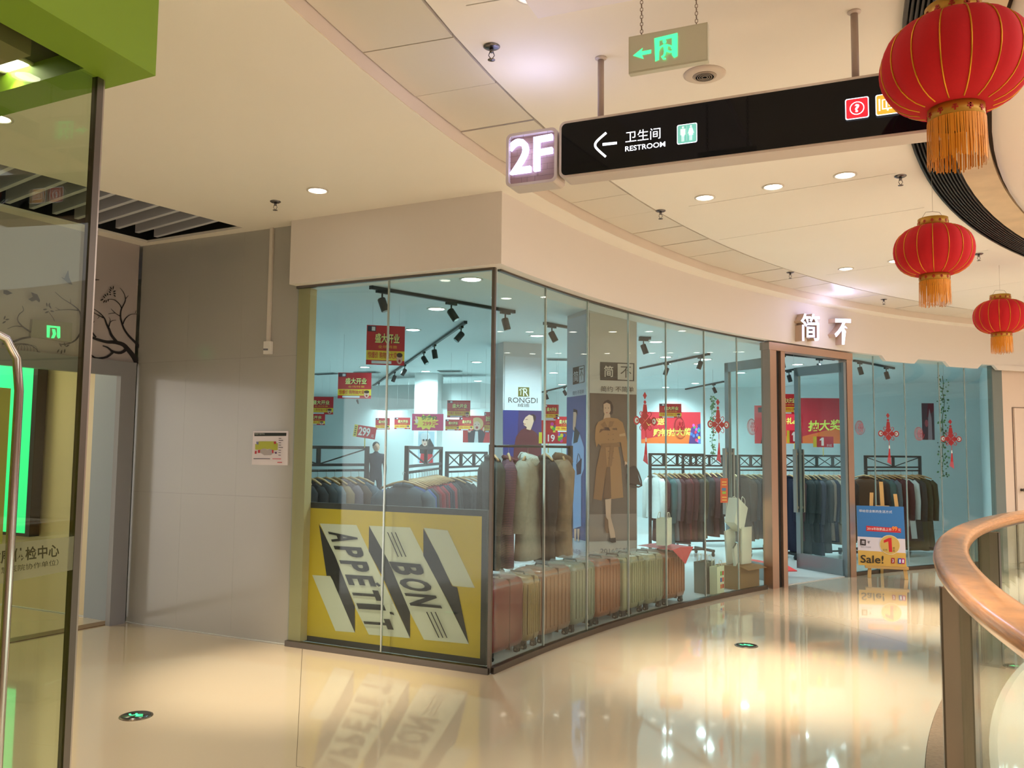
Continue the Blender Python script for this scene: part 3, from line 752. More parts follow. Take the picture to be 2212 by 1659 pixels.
def raised(text, plane, bl, br, tl, o0, o1, mf, ms, name, parent, bold=.03, uv=False, label=None):
    """raised lettering: text face at o1, return sides to o0"""
    bl, br, tl = [V(p if uv else plane.px(*p)) for p in (bl, br, tl)]
    vs, fs = glyphs(text, bold); q = [bl+(br-bl)*x+(tl-bl)*y for x, y in vs]; n = len(q); m = MB()
    m.add([plane.w(p.x, p.y, o1) for p in q], fs, mf)
    cnt = {}
    for f in fs:
        for i in range(len(f)):
            e = (f[i], f[(i+1) % len(f)]); k = tuple(sorted(e)); cnt[k] = cnt.get(k, 0)+1
    bd = [k for k, c in cnt.items() if c == 1]
    m.add([plane.w(p.x, p.y, o1) for p in q]+[plane.w(p.x, p.y, o0) for p in q], [(i, j, j+n, i+n) for i, j in bd], ms)
    return m.build(name, parent, label=label)
LED = mat((206, 208, 255), .5, emis=2.4)
raised('2', SP, (1101, 376), (1145, 370), (1101, 302), -.02, .0, LED, LED, 'numeral', t2, .012)
raised('F', SP, (1152, 369), (1192, 362), (1152, 296), -.02, .0, LED, LED, 'letter', t2, .012)
m = MB(); m.box(SP.w((ub+u0)/2, (va+vc)/2, -TH/2), sd, sn, Z, (u0-ub)+.004, .05, .1, SG); m.build('link', t2)
c_ = SP.w((ua+ub)/2, (va+vc)/2, .06); lamp('floor_sign_glow', 'POINT', c_, .45, (.55, .60, 1.0), .05)
lamp('floor_sign_top_glow', 'POINT', SP.w((ua+ub)/2, vc+.1, -.06), 3, (.52, .56, 1.0), .25)

# exit sign on chains
eb = onz(1358, 160, 2.995); e0 = onz(1385, 15, ZI)
eS = Plane(V((eb.x, eb.y, 0)), sd)
uE0, vE0 = eS.px(1358, 160); uE1 = eS.px(1529, 128)[0]; vE1 = eS.px(1358, 80)[1]
t = thing('exit_sign', 'small grey exit sign on chains with green arrow and running figure', 'exit sign', tuple(eS.w((uE0+uE1)/2, vE0)))
MB().box(eS.w((uE0+uE1)/2, (vE0+vE1)/2, -.014), sd, eS.n, Z, uE1-uE0, .028, vE1-vE0, mat((196, 194, 180), .35, metal=.2)).build('housing', t)
a = Art(eS, .001); GE = mat((60, 235, 140), .5, emis=1.5); EP = mat((200, 198, 184), .35)
MB().prism([eS.w(u, v, .0008) for u, v in rrect(uE0+.006, vE0+.006, uE1-.006, vE1-.006, .004)], eS.n*eS.flip*.001, EP).build('face_plate', t)
a.off = .003
a.poly([(1368, 121), (1389, 104), (1386, 112), (1407, 108), (1407, 116), (1387, 120), (1391, 128)], GE)
a.poly([(1414, 84), (1464, 72), (1464, 80), (1425, 89), (1424, 130), (1416, 134)], GE); a.poly([(1452, 80), (1464, 77), (1464, 122), (1457, 126), (1452, 120)], GE)
a.ellipse(1436, 91, 4, 5, GE); a.stroke([(1438, 97), (1439, 112)], 10, 8, GE); a.stroke([(1440, 99), (1450, 101), (1452, 107)], 4, 3, GE); a.stroke([(1436, 99), (1427, 104), (1424, 110)], 4, 3, GE)
a.stroke([(1441, 111), (1449, 114), (1456, 112)], 5, 4, GE); a.stroke([(1438, 112), (1436, 121), (1430, 126)], 5, 4, GE); a.ellipse(1436, 129, 4, 2, GE)
a.build('pictogram', t)
for ux in (eS.px(1384, 80)[0], eS.px(1503, 50)[0]):
    m = MB(); z0, z1 = vE1-.004, ZI; n = 22
    for k in range(n):
        z = z0+(z1-z0)*k/n; c = eS.w(ux, z, -.014); h_ = (z1-z0)/n
        ax = sd if k % 2 else eS.n
        m.tube([c, c+ax*.005+Z*h_*.3, c+ax*.005+Z*h_*.9, c+Z*h_*1.25, c-ax*.005+Z*h_*.9, c-ax*.005+Z*h_*.3, c], .0014, mat((130, 112, 100), .35, metal=.8), 5, caps=False)
    m.build('chain', t)

# second exit sign on the mural wall and notice, conduit on the grey wall
WP = Plane(wd(0, .0), -WD)
def pxr(pl, x0, y0, x1, y1): return [pl.px(x, y) for x, y in ((x0, y1), (x1, y1), (x1, y0), (x0, y0))]
t = thing('exit_sign', 'exit sign on the tree mural wall seen through the glass door', 'exit sign', tuple(WP.w(*WP.px(108, 738))))
MB().prism([WP.w(u, v, 0) for u, v in [WP.px(*p) for p in ((62, 728), (150, 740), (152, 698), (66, 690))]], WP.n*WP.flip*.03, mat((150, 146, 130), .4)).build('housing', t)
a = Art(WP, .032)
for q in ([(96, 703), (125, 706), (125, 710), (103, 708), (102, 730), (96, 729)], [(118, 707), (125, 708), (125, 730), (121, 732), (118, 728)], [(107, 711), (114, 712), (116, 722), (112, 731), (105, 731), (109, 722)]): a.poly(q, GE)
a.build('pictogram', t)
GWP = Plane(gw0, -UF)
t = thing('cable_conduit', 'white vertical cable trunking ending in a small junction box on grey wall', 'conduit', tuple(GWP.w(*GWP.px(585, 766))))
q0, q1 = GWP.px(590, 492), GWP.px(582, 740)
MB().box(GWP.w((q0[0]+q1[0])/2, (q0[1]+q1[1])/2, .012), UF, NF, Z, .03, .02, q0[1]-q1[1], mat((214, 206, 196), .5)).build('trunking', t)
q0 = GWP.px(583, 752)
MB().box(GWP.w(q0[0], q0[1], .02), UF, NF, Z, .07, .036, .105, mat((226, 222, 216), .45)).build('junction_box', t)
a = Art(GWP, .0385); a.rect(576, 754, 586, 758, (120, 120, 130)); a.build('printed_tag', t)
t = thing('wall_notice', 'white framed floor plan notice with black header on the grey wall', 'notice', tuple(GWP.w(*GWP.px(585, 1004))))
q = [GWP.px(*p) for p in ((549, 931), (624, 931), (623, 1005), (546, 1004))]
MB().prism([GWP.w(u, v, 0) for u, v in q], GWP.n*GWP.flip*.012, mat((226, 218, 224), .35)).build('board', t)
a = Art(GWP, .0125)
def n7(x, y): return (530+x*120/1659, 910+y*120/1659)
def P7(*p): return [n7(*q) for q in p]
a.poly(P7((305, 345), (1260, 345), (1255, 440), (300, 445)), (28, 36, 30)); a.text('楼层平面导览', n7(320, 400), n7(610, 400), n7(320, 355), (200, 205, 200))
a.poly(P7((440, 600), (880, 600), (890, 650), (1000, 660), (1000, 860), (900, 870), (830, 850), (760, 820), (700, 840), (640, 820), (560, 815), (480, 850), (330, 850), (330, 680), (430, 670)), (178, 184, 64))
a.poly(P7((480, 860), (560, 815), (650, 830), (700, 870), (760, 825), (830, 860), (850, 960), (800, 1010), (600, 1015), (500, 950)), (176, 168, 172))
for q in (((890, 600), (955, 605), (945, 690), (895, 670)), ((330, 880), (380, 880), (370, 975), (318, 970)), ((420, 860), (478, 855), (475, 945), (420, 945)), ((835, 860), (885, 865), (880, 955), (845, 950))): a.poly(P7(*q), (190, 32, 52))
a.poly(P7((370, 610), (430, 610), (430, 700), (380, 690)), (120, 128, 170)); a.poly(P7((920, 910), (990, 920), (985, 970), (930, 970)), (90, 70, 110))
for y in (500, 560, 630, 700, 770, 850, 920, 1000): a.poly(P7((1045, y), (1180 if y in (560, 770) else 1120, y+4), (1178 if y in (560, 770) else 1118, y+24), (1045, y+20)), (90, 84, 96))
a.poly(P7((305, 1105), (800, 1110), (800, 1130), (305, 1128)), (70, 66, 84)); a.poly(P7((870, 1110), (1130, 1115), (1130, 1135), (870, 1130)), (196, 60, 84)); a.poly(P7((1020, 1215), (1160, 1215), (1160, 1240), (1020, 1240)), (190, 60, 70))
a.build('printed_plan', t)

# bird-tree mural decal
TP = Plane(wd(0, .0), -WD)
t = thing('tree_mural', 'black silhouette mural of bare branches, birds and bird cages above the doorway', 'wall mural', tuple(TP.w(*TP.px(250, 790))))
a = Art(TP, .003); BK = (26, 20, 22)
def m4(p): return (180+p[0]/6.633, 560+p[1]/6.633)
def m2(p): return (p[0]/2.5136, 500+p[1]/2.5136)
ST = [([(772, 1500), (720, 1400), (650, 1310), (570, 1225), (450, 1190), (330, 1185), (200, 1150), (78, 1105)], 78, 30), ([(800, 1262), (740, 1190), (650, 1100), (580, 1000), (545, 900), (530, 820), (540, 720), (590, 620), (600, 560), (570, 470), (520, 410)], 36, 5),
      ([(470, 1180), (400, 1090), (365, 1000), (330, 930), (300, 850), (230, 770), (120, 698)], 42, 6), ([(562, 930), (600, 850), (680, 790), (800, 790)], 18, 4), ([(545, 710), (510, 640), (430, 580), (345, 575)], 14, 8), ([(525, 820), (450, 770), (390, 710)], 12, 4),
      ([(450, 770), (400, 775), (350, 785)], 10, 4), ([(363, 965), (375, 910), (410, 880), (463, 872)], 16, 5), ([(380, 900), (375, 860), (355, 830)], 8, 3), ([(620, 1280), (530, 1340), (420, 1325), (340, 1265), (268, 1240)], 48, 14), ([(425, 1325), (330, 1400), (200, 1420), (120, 1390), (70, 1322)], 34, 16),
      ([(258, 1425), (245, 1492)], 18, 14), ([(170, 1120), (105, 1030), (88, 960), (150, 888)], 26, 5), ([(298, 850), (220, 810), (92, 745)], 18, 6), ([(730, 775), (745, 730)], 8, 4), ([(595, 565), (635, 520)], 12, 4), ([(215, 810), (210, 835), (188, 852)], 8, 4)]
for pts, a0, a1 in ST: a.stroke([m4(p) for p in pts], a0/6.633, a1/6.633, BK)
def leaf_(x, y, ang_, l, w_, f=m4):
    c, s = cos(rad(ang_)), sin(rad(ang_)); a.poly([f((x+c*l*t_-s*w_*k, y-s*l*t_-c*w_*k)) for t_, k in ((-1, 0), (-.4, .9), (.2, 1), (1, 0), (.2, -1), (-.4, -.9))], BK)
for x, y, g, l in ((255, 582, 30, 30), (285, 605, 60, 28), (312, 605, 80, 25), (340, 590, 85, 20), (282, 545, -50, 24), (300, 520, -55, 24), (330, 505, -75, 22), (410, 410, 80, 32), (378, 418, -65, 26), (368, 447, -45, 24), (360, 475, -40, 20), (365, 508, -10, 18), (425, 462, 25, 24), (427, 495, -10, 22), (428, 527, -45, 22)): leaf_(x, y, g, l, 9)
a.poly([m4(p) for p in ((112, 280), (130, 270), (160, 290), (205, 294), (205, 304), (160, 305), (135, 322), (115, 312))], BK)
S2 = [([(430, 480), (425, 440), (405, 415), (370, 390), (330, 365), (290, 330)], 6, 2), ([(415, 430), (360, 425), (290, 430)], 5, 2), ([(375, 390), (372, 365)], 3, 1), ([(315, 428), (288, 412)], 3, 1), ([(158, 548), (110, 515), (85, 480), (95, 450), (118, 430), (110, 405)], 7, 2), ([(110, 518), (70, 515), (30, 530)], 4, 2),
      ([(0, 612), (60, 600), (110, 582), (158, 574)], 9, 8), ([(288, 500), (280, 475), (255, 440)], 3, 2), ([(428, 548), (400, 590), (360, 610), (320, 615)], 8, 4), ([(20, 668), (60, 672), (110, 674), (205, 664)], 5, 5), ([(24, 620), (20, 668)], 3, 3)]
for pts, a0, a1 in S2: a.stroke([m2(p) for p in pts], a0/2.51*1.3, a1/2.51*1.3, BK)
for k in range(9): a.stroke([m2(p) for p in ((105, 612), (60+ k*15, 625), (44+k*18, 668))], .8, .8, BK)
a.stroke([m2(p) for p in ((30, 640), (60, 616), (105, 610), (150, 618), (188, 645), (192, 668))], 1.5, 1.5, BK); a.ellipse(198/2.5136, 500+661/2.5136, 3.5, 3, BK)
for x, y, g in ((240, 400, -80), (258, 412, -60), (230, 425, 10), (268, 435, -10), (240, 440, 20), (252, 400, 80), (300, 650, 60), (318, 655, 75), (335, 650, 80), (312, 618, -60), (335, 615, -70), (350, 622, 30), (8, 470, 70), (22, 480, 10), (5, 495, 30), (432, 380, 80), (436, 400, 30)): leaf_(x, y, g, 13, 4, m2)
for pts in (((135, 370), (160, 358), (150, 332), (185, 345), (200, 378), (195, 388), (178, 375), (155, 383)), ((312, 250), (330, 258), (352, 212), (356, 250), (375, 292), (358, 288), (345, 278), (335, 268)), ((0, 322), (20, 322), (50, 338), (20, 348), (0, 340))): a.poly([m2(p) for p in pts], BK)
a.build('decal', t)
# small cage by the doorway edge
a = Art(TP, .0045)
for x in (75, 95, 118, 140, 160): a.stroke([m4((x-25, 1380)), m4((x, 1420)), m4((x+4, 1485))], .8, .8, BK)
a.ellipse(*m4((195, 1468)), 2.3, 2.3, BK); a.build('cage_decal', t)

# green light box on the corridor wall
CP = Plane(g1+NF*.02, -UF)
t = thing('light_box', 'tall glowing green light box poster on the beige corridor wall behind glass', 'light box', tuple(CP.w(*CP.px(40, 1148))))
q0 = CP.px(66, 783); qb = CP.px(66, 1149)
uL, uR, vT, vB = q0[0]-1.2, CP.px(70, 960)[0]+.11, q0[1]+.05, CP.px(60, 1149)[1]
MB().box(CP.w((uL+uR)/2, (vT+vB)/2, .05), UF, NF, Z, uR-uL+.12, .1, vT-vB+.06, mat((26, 26, 24), .4)).build('frame', t)
LG = mat((40, 214, 140), .4, emis=1.1)
a = Art(CP, .102); a.poly([(uL, vB), (uR, vB), (uR, vT), (uL, vT)], LG, uv=True)
LW = mat((190, 255, 240), .4, emis=1.1)
def ringuv(cx, cy, r, w_): 
    a.ellipse(cx, cy, r, r*1.05, LW, 24, True); a.ellipse(cx, cy, r-w_, (r-w_)*1.05, LG, 24, True)
uc = CP.px(20, 893)[0]; ringuv(uc, CP.px(20, 893)[1], .10, .045)
vD = CP.px(20, 950)[1]; a.poly([(uc-.1, vD+.10), (uc+.09, vD), (uc+.09, vD-.09), (uc-.1, vD-.12)], LW, uv=True); a.poly([(uc-.07, vD+.05), (uc+.03, vD-.01), (uc+.03, vD-.04), (uc-.07, vD-.07)], LG, uv=True)
uq = uc; 
a.text('健康', (CP.px(17, 1015)[0], CP.px(17, 1015)[1]), (uc+.07, CP.px(17, 1015)[1]), (CP.px(17, 1015)[0], CP.px(17, 988)[1]), LW, uv=True)
a.text('home', (CP.px(15, 1078)[0], CP.px(15, 1078)[1]), (uc+.04, CP.px(15, 1078)[1]), (CP.px(15, 1078)[0], CP.px(15, 1068)[1]), LW, uv=True)
a.build('lit_face', t)

# floor guide discs
for (x, y, lb) in ((294, 1547, 'round floor disc with a green lit arrow near the glass door on the left'), (1612, 1395, 'round floor disc with a green lit arrow in front of the curved window')):
    p = onz(x, y, 0); t = thing('floor_marker', lb, 'floor marker', tuple(p), 0, 'floor markers')
    MB().lathe(p, [(.092, 0), (.092, .003), (.088, .005), (.08, .0055)], mat((112, 100, 86), .3, metal=.8), 32).build('rim', t)
    MB().lathe(p, [(.08, .004), (.0795, .0062)], mat((30, 34, 32), .25), 28).build('plate', t)
    pl = Plane(p+Z*.007, sd, V((-sd.y, sd.x, 0))); pl.n = Z; pl.flip = 1; a = Art(pl, .0)
    a.stroke([(-.05, .0), (-.02, -.018), (.0, .01), (.03, .02)], .012, .012, GE, True); a.stroke([(-.02, .02), (.02, -.01), (.05, .0)], .012, .012, GE, True); a.poly([(.02, -.03), (.06, -.005), (.02, -.0)], GE, True)
    a.build('arrow', t)

# shop name on the fascia
fp = pol(RF, 127.6, 3.1); fx = pol(RF, 126.6)-pol(RF, 128.6); FP = Plane(fp, fx)
t = thing('shop_sign', 'two glowing white raised characters on the curved fascia over the shop door', 'sign', tuple(fp))
LEDS = mat((220, 218, 255), .5, emis=2.2); RS = mat((196, 170, 150), .45)
raised('简', FP, (1714, 738), (1755, 738), (1714, 679), -.02, .10, LEDS, RS, 'character', t, .012)
raised('不', FP, (1787, 746), (1824, 746), (1787, 690), -.02, .10, LEDS, RS, 'character', t, .03)
lamp('name_sign_glow', 'POINT', FP.w(0, .0, .35), 2.5, (.62, .64, 1.0), .15)
lamp('name_sign_glow', 'POINT', FP.w(0, .22, .45), 3, (.55, .56, 1.0), .15)

# ================================================================== LANTERNS
RED = mat((188, 4, 18), .85, noise=.08, scale=120); GOLD = mat((214, 152, 34), .32, metal=.7); GOLDC = mat((190, 142, 48), .4, metal=.35)
FRG = mat((222, 140, 18), .6); REDP = mat((176, 40, 20), .6)
def lantern(px, py, wpx, Y, label, rot):
    c = atd(px, py, Y); R = wpx/2*Y/F_PX; H = R*.66
    t = thing('red_lantern', label, 'lantern', tuple(c), rot, 'red festival lanterns')
    n = 16; m = MB(); vs = []; fs = []; K = 14; N = n*4
    for i in range(K+1):
        ph = -pi/2*.80+pi*.80*i/K
        for j in range(N):
            a = 2*pi*j/N+rot; lobe = 1-.035*abs(cos(a*n/2-rot*n/2))**4
            rr_ = R*(cos(ph)**.62)*lobe; vs.append(c+V((rr_*cos(a), rr_*sin(a), H*sin(ph)*1.02)))
    for i in range(K):
        for j in range(N): q = (j+1) % N; fs.append((i*N+j, i*N+q, (i+1)*N+q, (i+1)*N+j))
    fs += [tuple(range(N))[::-1], tuple(range(K*N, K*N+N))]
    m.add(vs, fs, RED, True); m.build('body', t)
    for k in range(n):
        a = 2*pi*k/n+rot; pth = []
        for i in range(K+1):
            ph = -pi/2*.80+pi*.80*i/K; rr_ = R*(cos(ph)**.62)*.972+.0005; pth.append(c+V((rr_*cos(a), rr_*sin(a), H*sin(ph)*1.02)))
        MB().tube(pth, R*.011, GOLD, 5, caps=False).build('rib', t)
    rc_ = R*.37; zt = H*.95
    for s, nm in ((1, 'top_collar'), (-1, 'bottom_collar')):
        z0 = zt*s; m = MB(); m.lathe(c+Z*(z0 if s > 0 else z0-R*.24), [(rc_, 0), (rc_, R*.24), (rc_*.94, R*.24), (rc_*.94, 0)], GOLDC, 32)
        cap = m.build(nm, t)
        m2_ = MB()
        for k in range(12):
            a = 2*pi*k/12; p = c+Z*((z0 if s > 0 else z0-R*.24)+R*.12)+V((rc_*1.01*cos(a), rc_*1.01*sin(a), 0)); tn = V((-sin(a), cos(a), 0)); h = R*.055
            m2_.box(p, tn, V((cos(a), sin(a), 0)), Z, h*1.5, .002, h*.4, REDP); m2_.box(p, tn, V((cos(a), sin(a), 0)), Z, h*.4, .002, h*1.6, REDP); m2_.box(p+Z*h*.6, tn, V((cos(a), sin(a), 0)), Z, h, .002, h*.35, REDP)
        m2_.build('red_characters', cap, kind='stuff')
    m = MB(); z0 = -zt-R*.20; rr2 = random.Random(int(px))
    for ring, (nr, ln, rf) in enumerate(((110, .62, 1.0), (70, .30, .93))):
        for k in range(nr):
            a = 2*pi*(k+rr2.random()*.7)/nr; r_ = rc_*1.03*rf; l = R*(ln+rr2.uniform(-.05, .03)); sp = 1+rr2.uniform(-.02, .05)
            p = c+V((r_*cos(a), r_*sin(a), z0)); q = c+V((r_*sp*cos(a+.02), r_*sp*sin(a+.02), z0-l)); tn = V((-sin(a), cos(a), 0))*R*.010
            m.add([p-tn, p+tn, q+tn*.7, q-tn*.7], [(0, 1, 2, 3)], FRG)
    m.build('fringe', t, kind='stuff')
    m = MB(); zt2 = c.z+zt+R*.24; hk = [V((c.x-rc_*.9, c.y, zt2-.01)), V((c.x-rc_*.5, c.y, zt2+R*.18)), V((c.x, c.y, zt2+R*.2)), V((c.x+rc_*.5, c.y, zt2+R*.18)), V((c.x+rc_*.9, c.y, zt2-.01))]
    m.tube(hk, .0018, STEEL, 5); m.tube([V((c.x, c.y, zt2+R*.2)), V((c.x, c.y, ZI-.02))], .0011, mat((200, 190, 180), .5), 4); m.build('hanging_wire', t)
lantern(2062, 141, 312, 2.94, 'largest red lantern with gold ribs and yellow fringe, top right of the picture', .12)
lantern(2017, 542, 165, 5.52, 'middle red lantern hanging over the railing, smaller than the top one', .3)
lantern(2162, 684, 110, 8.27, 'smallest and farthest red lantern at the right edge', .2)

# ================================================================== SHOP INTERIOR
LIGHTS = [(1018,603),(943,667),(892,712),(842,785),(788,793),(1160,725),(1030,782),(949,818),(919,831),(874,853),(855,860),(824,867),(1001,855),(975,864),(1032,846),
          (1417,738),(1525,776),(1438,771),(1510,822),(1438,822),(1438,857),(1502,851),(1600,805),(1723,787),(1783,812),(1196,805),(1214,852),(1227,870),(1320,742)]
names = ['nearest one just inside the corner post', 'second in the run back from the corner post', 'third in the run back from the corner post', 'beside the second red hanging poster', 'left of the second red hanging poster']
WHERE = ['left of the slim monogram column, close to the glass', 'left of the monogram column, beyond the diagonal track', 'above the white column, left one', 'above the white column, lower left of another', 'between the sale boards and white column, nearer', 'between the sale boards and white column, middle', 'between the sale boards and white column, farther',
         'right of the white column, nearer', 'right of the white column, farther', 'right of the white column, beside the corner post', 'large one just right of the logo column', 'over the middle of the curved window, near a track', 'right of the logo column, between the two tracks', 'right of the logo column, beside a far one', 'above the red sale board over the left banner',
         'just above the left lottery banner', 'above and right of the left lottery banner', 'left of the open left door leaf', 'nearest inside the shop door', 'farther inside the shop door', 'left of the logo column, upper', 'left of the logo column, middle', 'left of the logo column, lower', 'hidden behind the logo column top']
for i, (x, y) in enumerate(LIGHTS):
    p = onz(x, y, ZS)
    if (p-V((8, 18, 0))).dot(V((.441, .898, 0))) > -3.2: p = atd(x, y, p.y-3.4); p.z = ZS
    side = 'left part' if x < 1060 else ('middle part' if x < 1300 else 'right part')
    near = 'large, close to the glass' if y < 730 else ('halfway back' if y < 815 else 'small, far back')
    lb = f'cool white round shop downlight, {names[i]}' if i < 5 else 'cool white round shop downlight, '+WHERE[i-5]
    downlight(p, lb, 'shop ceiling downlights', r=.085, m_e=14, cool=True, energy=E_SHOP, cone=150)

def vent(x0, y0, x1, y1, lb):
    p, q = onz(x0, y0, ZS-.01), onz(x1, y1, ZS-.01)
    if p.y > 19: s = 17/p.y; p, q = CAM+(p-CAM)*s, CAM+(q-CAM)*s; p.z = q.z = ZS-.01
    d = (q-p).normalized(); n = V((-d.y, d.x, 0)); t = thing('ceiling_vent', lb, 'vent', tuple((p+q)/2), 0, 'shop ceiling vents')
    MB().box((p+q)/2, d, n, Z, (q-p).length, .22, .012, mat((150, 160, 160), .5)).build('frame', t)
    for k in range(3): MB().box((p+q)/2+n*(.06*(k-1))-Z*.008, d, n, Z, (q-p).length-.04, .035, .006, BLACK).build('slot', t)
vent(678, 838, 727, 836, 'dark slot vent in the shop ceiling left of the hanging posters'); vent(769, 805, 817, 804, 'dark slot vent beside the top hanging poster')
vent(947, 802, 996, 802, 'dark slot vent over the white column'); vent(1180, 776, 1232, 777, 'dark slot vent behind the logo column')

# white columns in the shop
def column(x0, x1, Y, name, lb, ex=None, depth=.55, z1=ZS, m=SHW):
    p, q = atd(x0, 972, Y), atd(x1, 972, Y); wdt = (q-p).length; ex = ex or V((.94, .34, 0)).normalized()
    ey = V((-ex.y, ex.x, 0)); wdt = wdt/abs(ex.x+ex.y*.1)
    base = V((p.x, p.y, 0)); c = base+ex*wdt/2+ey*depth/2
    o = MB().box(c+Z*z1/2, ex, ey, Z, wdt, depth, z1, m).build(name, kind='structure')
    return Plane(base, ex), Plane(base+ey*depth, -ey), wdt, depth
column(893, 943, 16.5, 'column_white', '', ex=V((.898, -.1, 0)).normalized())
MB().box(atd(930, 858, 17.3), V((.898, -.441, 0)), V((.441, .898, 0)), Z, 2.6, .5, .5, SHW).build('beam', kind='structure')

# ---------------------------------------------------------------- poster columns
PB = mat((206, 200, 200), .55)
cp1, _, w_1, _ = column(1085, 1173, 11.6, 'column_poster', '', m=PB)
cp2, cp2s, w_2, dp2 = column(1270, 1386, 8.8, 'column_display', '', m=PB)
SK = (214, 170, 146)
t = thing('column_poster', 'poster with gold monogram and a woman in maroon on the slim white column', 'poster', tuple(cp1.w(w_1/2, .1, .0)))
MB().prism([cp1.w(u, v, 0) for u, v in ((.02, .1), (w_1-.02, .1), (w_1-.02, 2.85), (.02, 2.85))], cp1.n*cp1.flip*.01, mat((214, 212, 216), .5)).build('panel', t)
a = Art(cp1, .0105)
def c6(p): return (1060+p[0]*360/1271, 740+p[1]*470/1659)
a.poly([c6(p) for p in ((92, 515), (385, 520), (385, 1000), (92, 1000))], (52, 34, 92)); a.poly([c6(p) for p in ((92, 515), (210, 517), (190, 1000), (92, 1000))], (30, 44, 120))
a.poly([c6(p) for p in ((207, 340), (292, 342), (292, 412), (207, 412))], (112, 104, 40)); a.text('R', c6((245, 408)), c6((285, 409)), c6((245, 348)), (224, 222, 214), 0); a.stroke([c6(p) for p in ((215, 365), (235, 352), (260, 380), (275, 405))], 1.6, 1.0, (224, 222, 214)); a.stroke([c6(p) for p in ((225, 400), (228, 370), (218, 355))], 1.4, 1.0, (224, 222, 214))
a.text('RONGDI', c6((132, 458)), c6((355, 462)), c6((132, 418)), (90, 84, 82)); a.text('绒迪', c6((203, 492)), c6((292, 492)), c6((203, 464)), (110, 104, 104))
a.poly([c6(p) for p in ((190, 720), (225, 670), (262, 650), (300, 655), (345, 690), (375, 740), (385, 1000), (160, 1000), (175, 800))], (88, 26, 40))
a.ellipse(*c6((318, 575)), 7, 8, (40, 22, 30)); a.poly([c6(p) for p in ((245, 600), (262, 570), (290, 550), (318, 560), (325, 600), (312, 640), (300, 668), (268, 660), (272, 645), (248, 628), (250, 615), (243, 608))], SK)
a.stroke([c6((262, 588)), c6((282, 586))], 1.2, .6, (50, 26, 30)); a.ellipse(*c6((257, 622)), 1.6, 1.0, (150, 40, 50))
a.build('print', t)

t = thing('column_poster', 'tall poster of a model in a tan trench coat with the two-character logo', 'poster', tuple(cp2.w(w_2/2, .1, .0)))
zt_ = cp2.px(1328, 668)[1]
MB().prism([cp2.w(u, v, 0) for u, v in ((.01, .08), (w_2-.01, .08), (w_2-.01, 3.0), (.01, 3.0))], cp2.n*cp2.flip*.01, mat((206, 192, 184), .45)).build('panel', t)
a = Art(cp2, .0105); DK = (74, 60, 56)
zs = lambda v: v
a.poly([(cp2.px(1271, 851)[0]+.005, cp2.px(1328, 1195)[1]-.02)]*0+[ (.012, cp2.px(1330, 1168)[1]), (w_2-.012, cp2.px(1330, 1168)[1]), (w_2-.012, cp2.px(1330, 851)[1]), (.012, cp2.px(1330, 851)[1])], (112, 90, 80), uv=True)
a.poly([(.012, cp2.px(1330, 1168)[1]), (w_2-.012, cp2.px(1330, 1168)[1]), (w_2-.012, cp2.px(1330, 1110)[1]), (.012, cp2.px(1330, 1110)[1])], (150, 128, 120), uv=True)
a.poly([c6(p) for p in ((830, 148), (1092, 158), (1090, 295), (830, 287))], DK); a.poly([c6(p) for p in ((964, 162), (1082, 166), (1080, 288), (964, 282))], (206, 192, 184))
a.text('简', c6((860, 262)), c6((930, 264)), c6((860, 176)), (220, 206, 198), .01); a.text('不', c6((985, 268)), c6((1068, 270)), c6((985, 182)), DK, .0)
a.text('简约 不简单', c6((835, 375)), c6((1086, 380)), c6((835, 332)), DK)
TAN, TAN2, TAN3 = (176, 122, 78), (150, 100, 62), (120, 78, 50)
a.poly([c6(p) for p in ((850, 470), (862, 448), (890, 436), (915, 450), (930, 490), (925, 540), (905, 560), (860, 540))], (60, 38, 34))          # hair
a.poly([c6(p) for p in ((855, 470), (880, 458), (906, 470), (910, 520), (895, 552), (872, 560), (856, 530))], SK)                                # face
a.ellipse(*c6((870, 500)), 1.2, .7, (50, 34, 34)); a.ellipse(*c6((893, 500)), 1.2, .7, (50, 34, 34)); a.ellipse(*c6((880, 535)), 1.9, .8, (170, 60, 60))
a.poly([c6(p) for p in ((862, 545), (905, 545), (910, 600), (880, 650), (850, 600))], SK)                                                          # neck
a.poly([c6(p) for p in ((845, 590), (870, 575), (905, 572), (960, 580), (1000, 610), (1022, 690), (1045, 800), (1035, 920), (1010, 900), (985, 760), (960, 760), (985, 900), (1005, 1180), (900, 1195), (880, 950), (840, 1205), (776, 1190), (800, 960), (835, 790), (815, 770), (800, 800), (788, 730), (795, 640), (815, 605))], TAN)
a.poly([c6(p) for p in ((776, 1190), (800, 960), (835, 790), (870, 800), (880, 950), (840, 1205))], TAN2)
a.poly([c6(p) for p in ((880, 950), (905, 940), (912, 1185), (850, 1190))], TAN3)
a.poly([c6(p) for p in ((820, 690), (850, 670), (890, 668), (860, 655), (830, 660))], TAN3); a.poly([c6(p) for p in ((920, 655), (955, 650), (958, 668), (925, 665))], TAN3)
a.poly([c6(p) for p in ((832, 625), (862, 600), (885, 645), (860, 660))], TAN2); a.poly([c6(p) for p in ((900, 600), (935, 600), (920, 640), (888, 650))], TAN2)
a.poly([c6(p) for p in ((860, 645), (893, 648), (905, 672), (862, 668))], (84, 46, 36))
a.poly([c6(p) for p in ((836, 770), (975, 762), (978, 795), (838, 800))], TAN2); a.poly([c6(p) for p in ((905, 765), (935, 780), (915, 940), (890, 950), (900, 850))], TAN2)
a.poly([c6(p) for p in ((972, 700), (1016, 690), (1020, 712), (975, 716))], (206, 160, 120))
for x in (890, 925): 
    for y in (700, 740, 830, 880): a.ellipse(*c6((x, y)), .9, .9, (90, 60, 40), 8)
a.poly([c6(p) for p in ((1012, 905), (1035, 915), (1030, 945), (1012, 940))], SK)
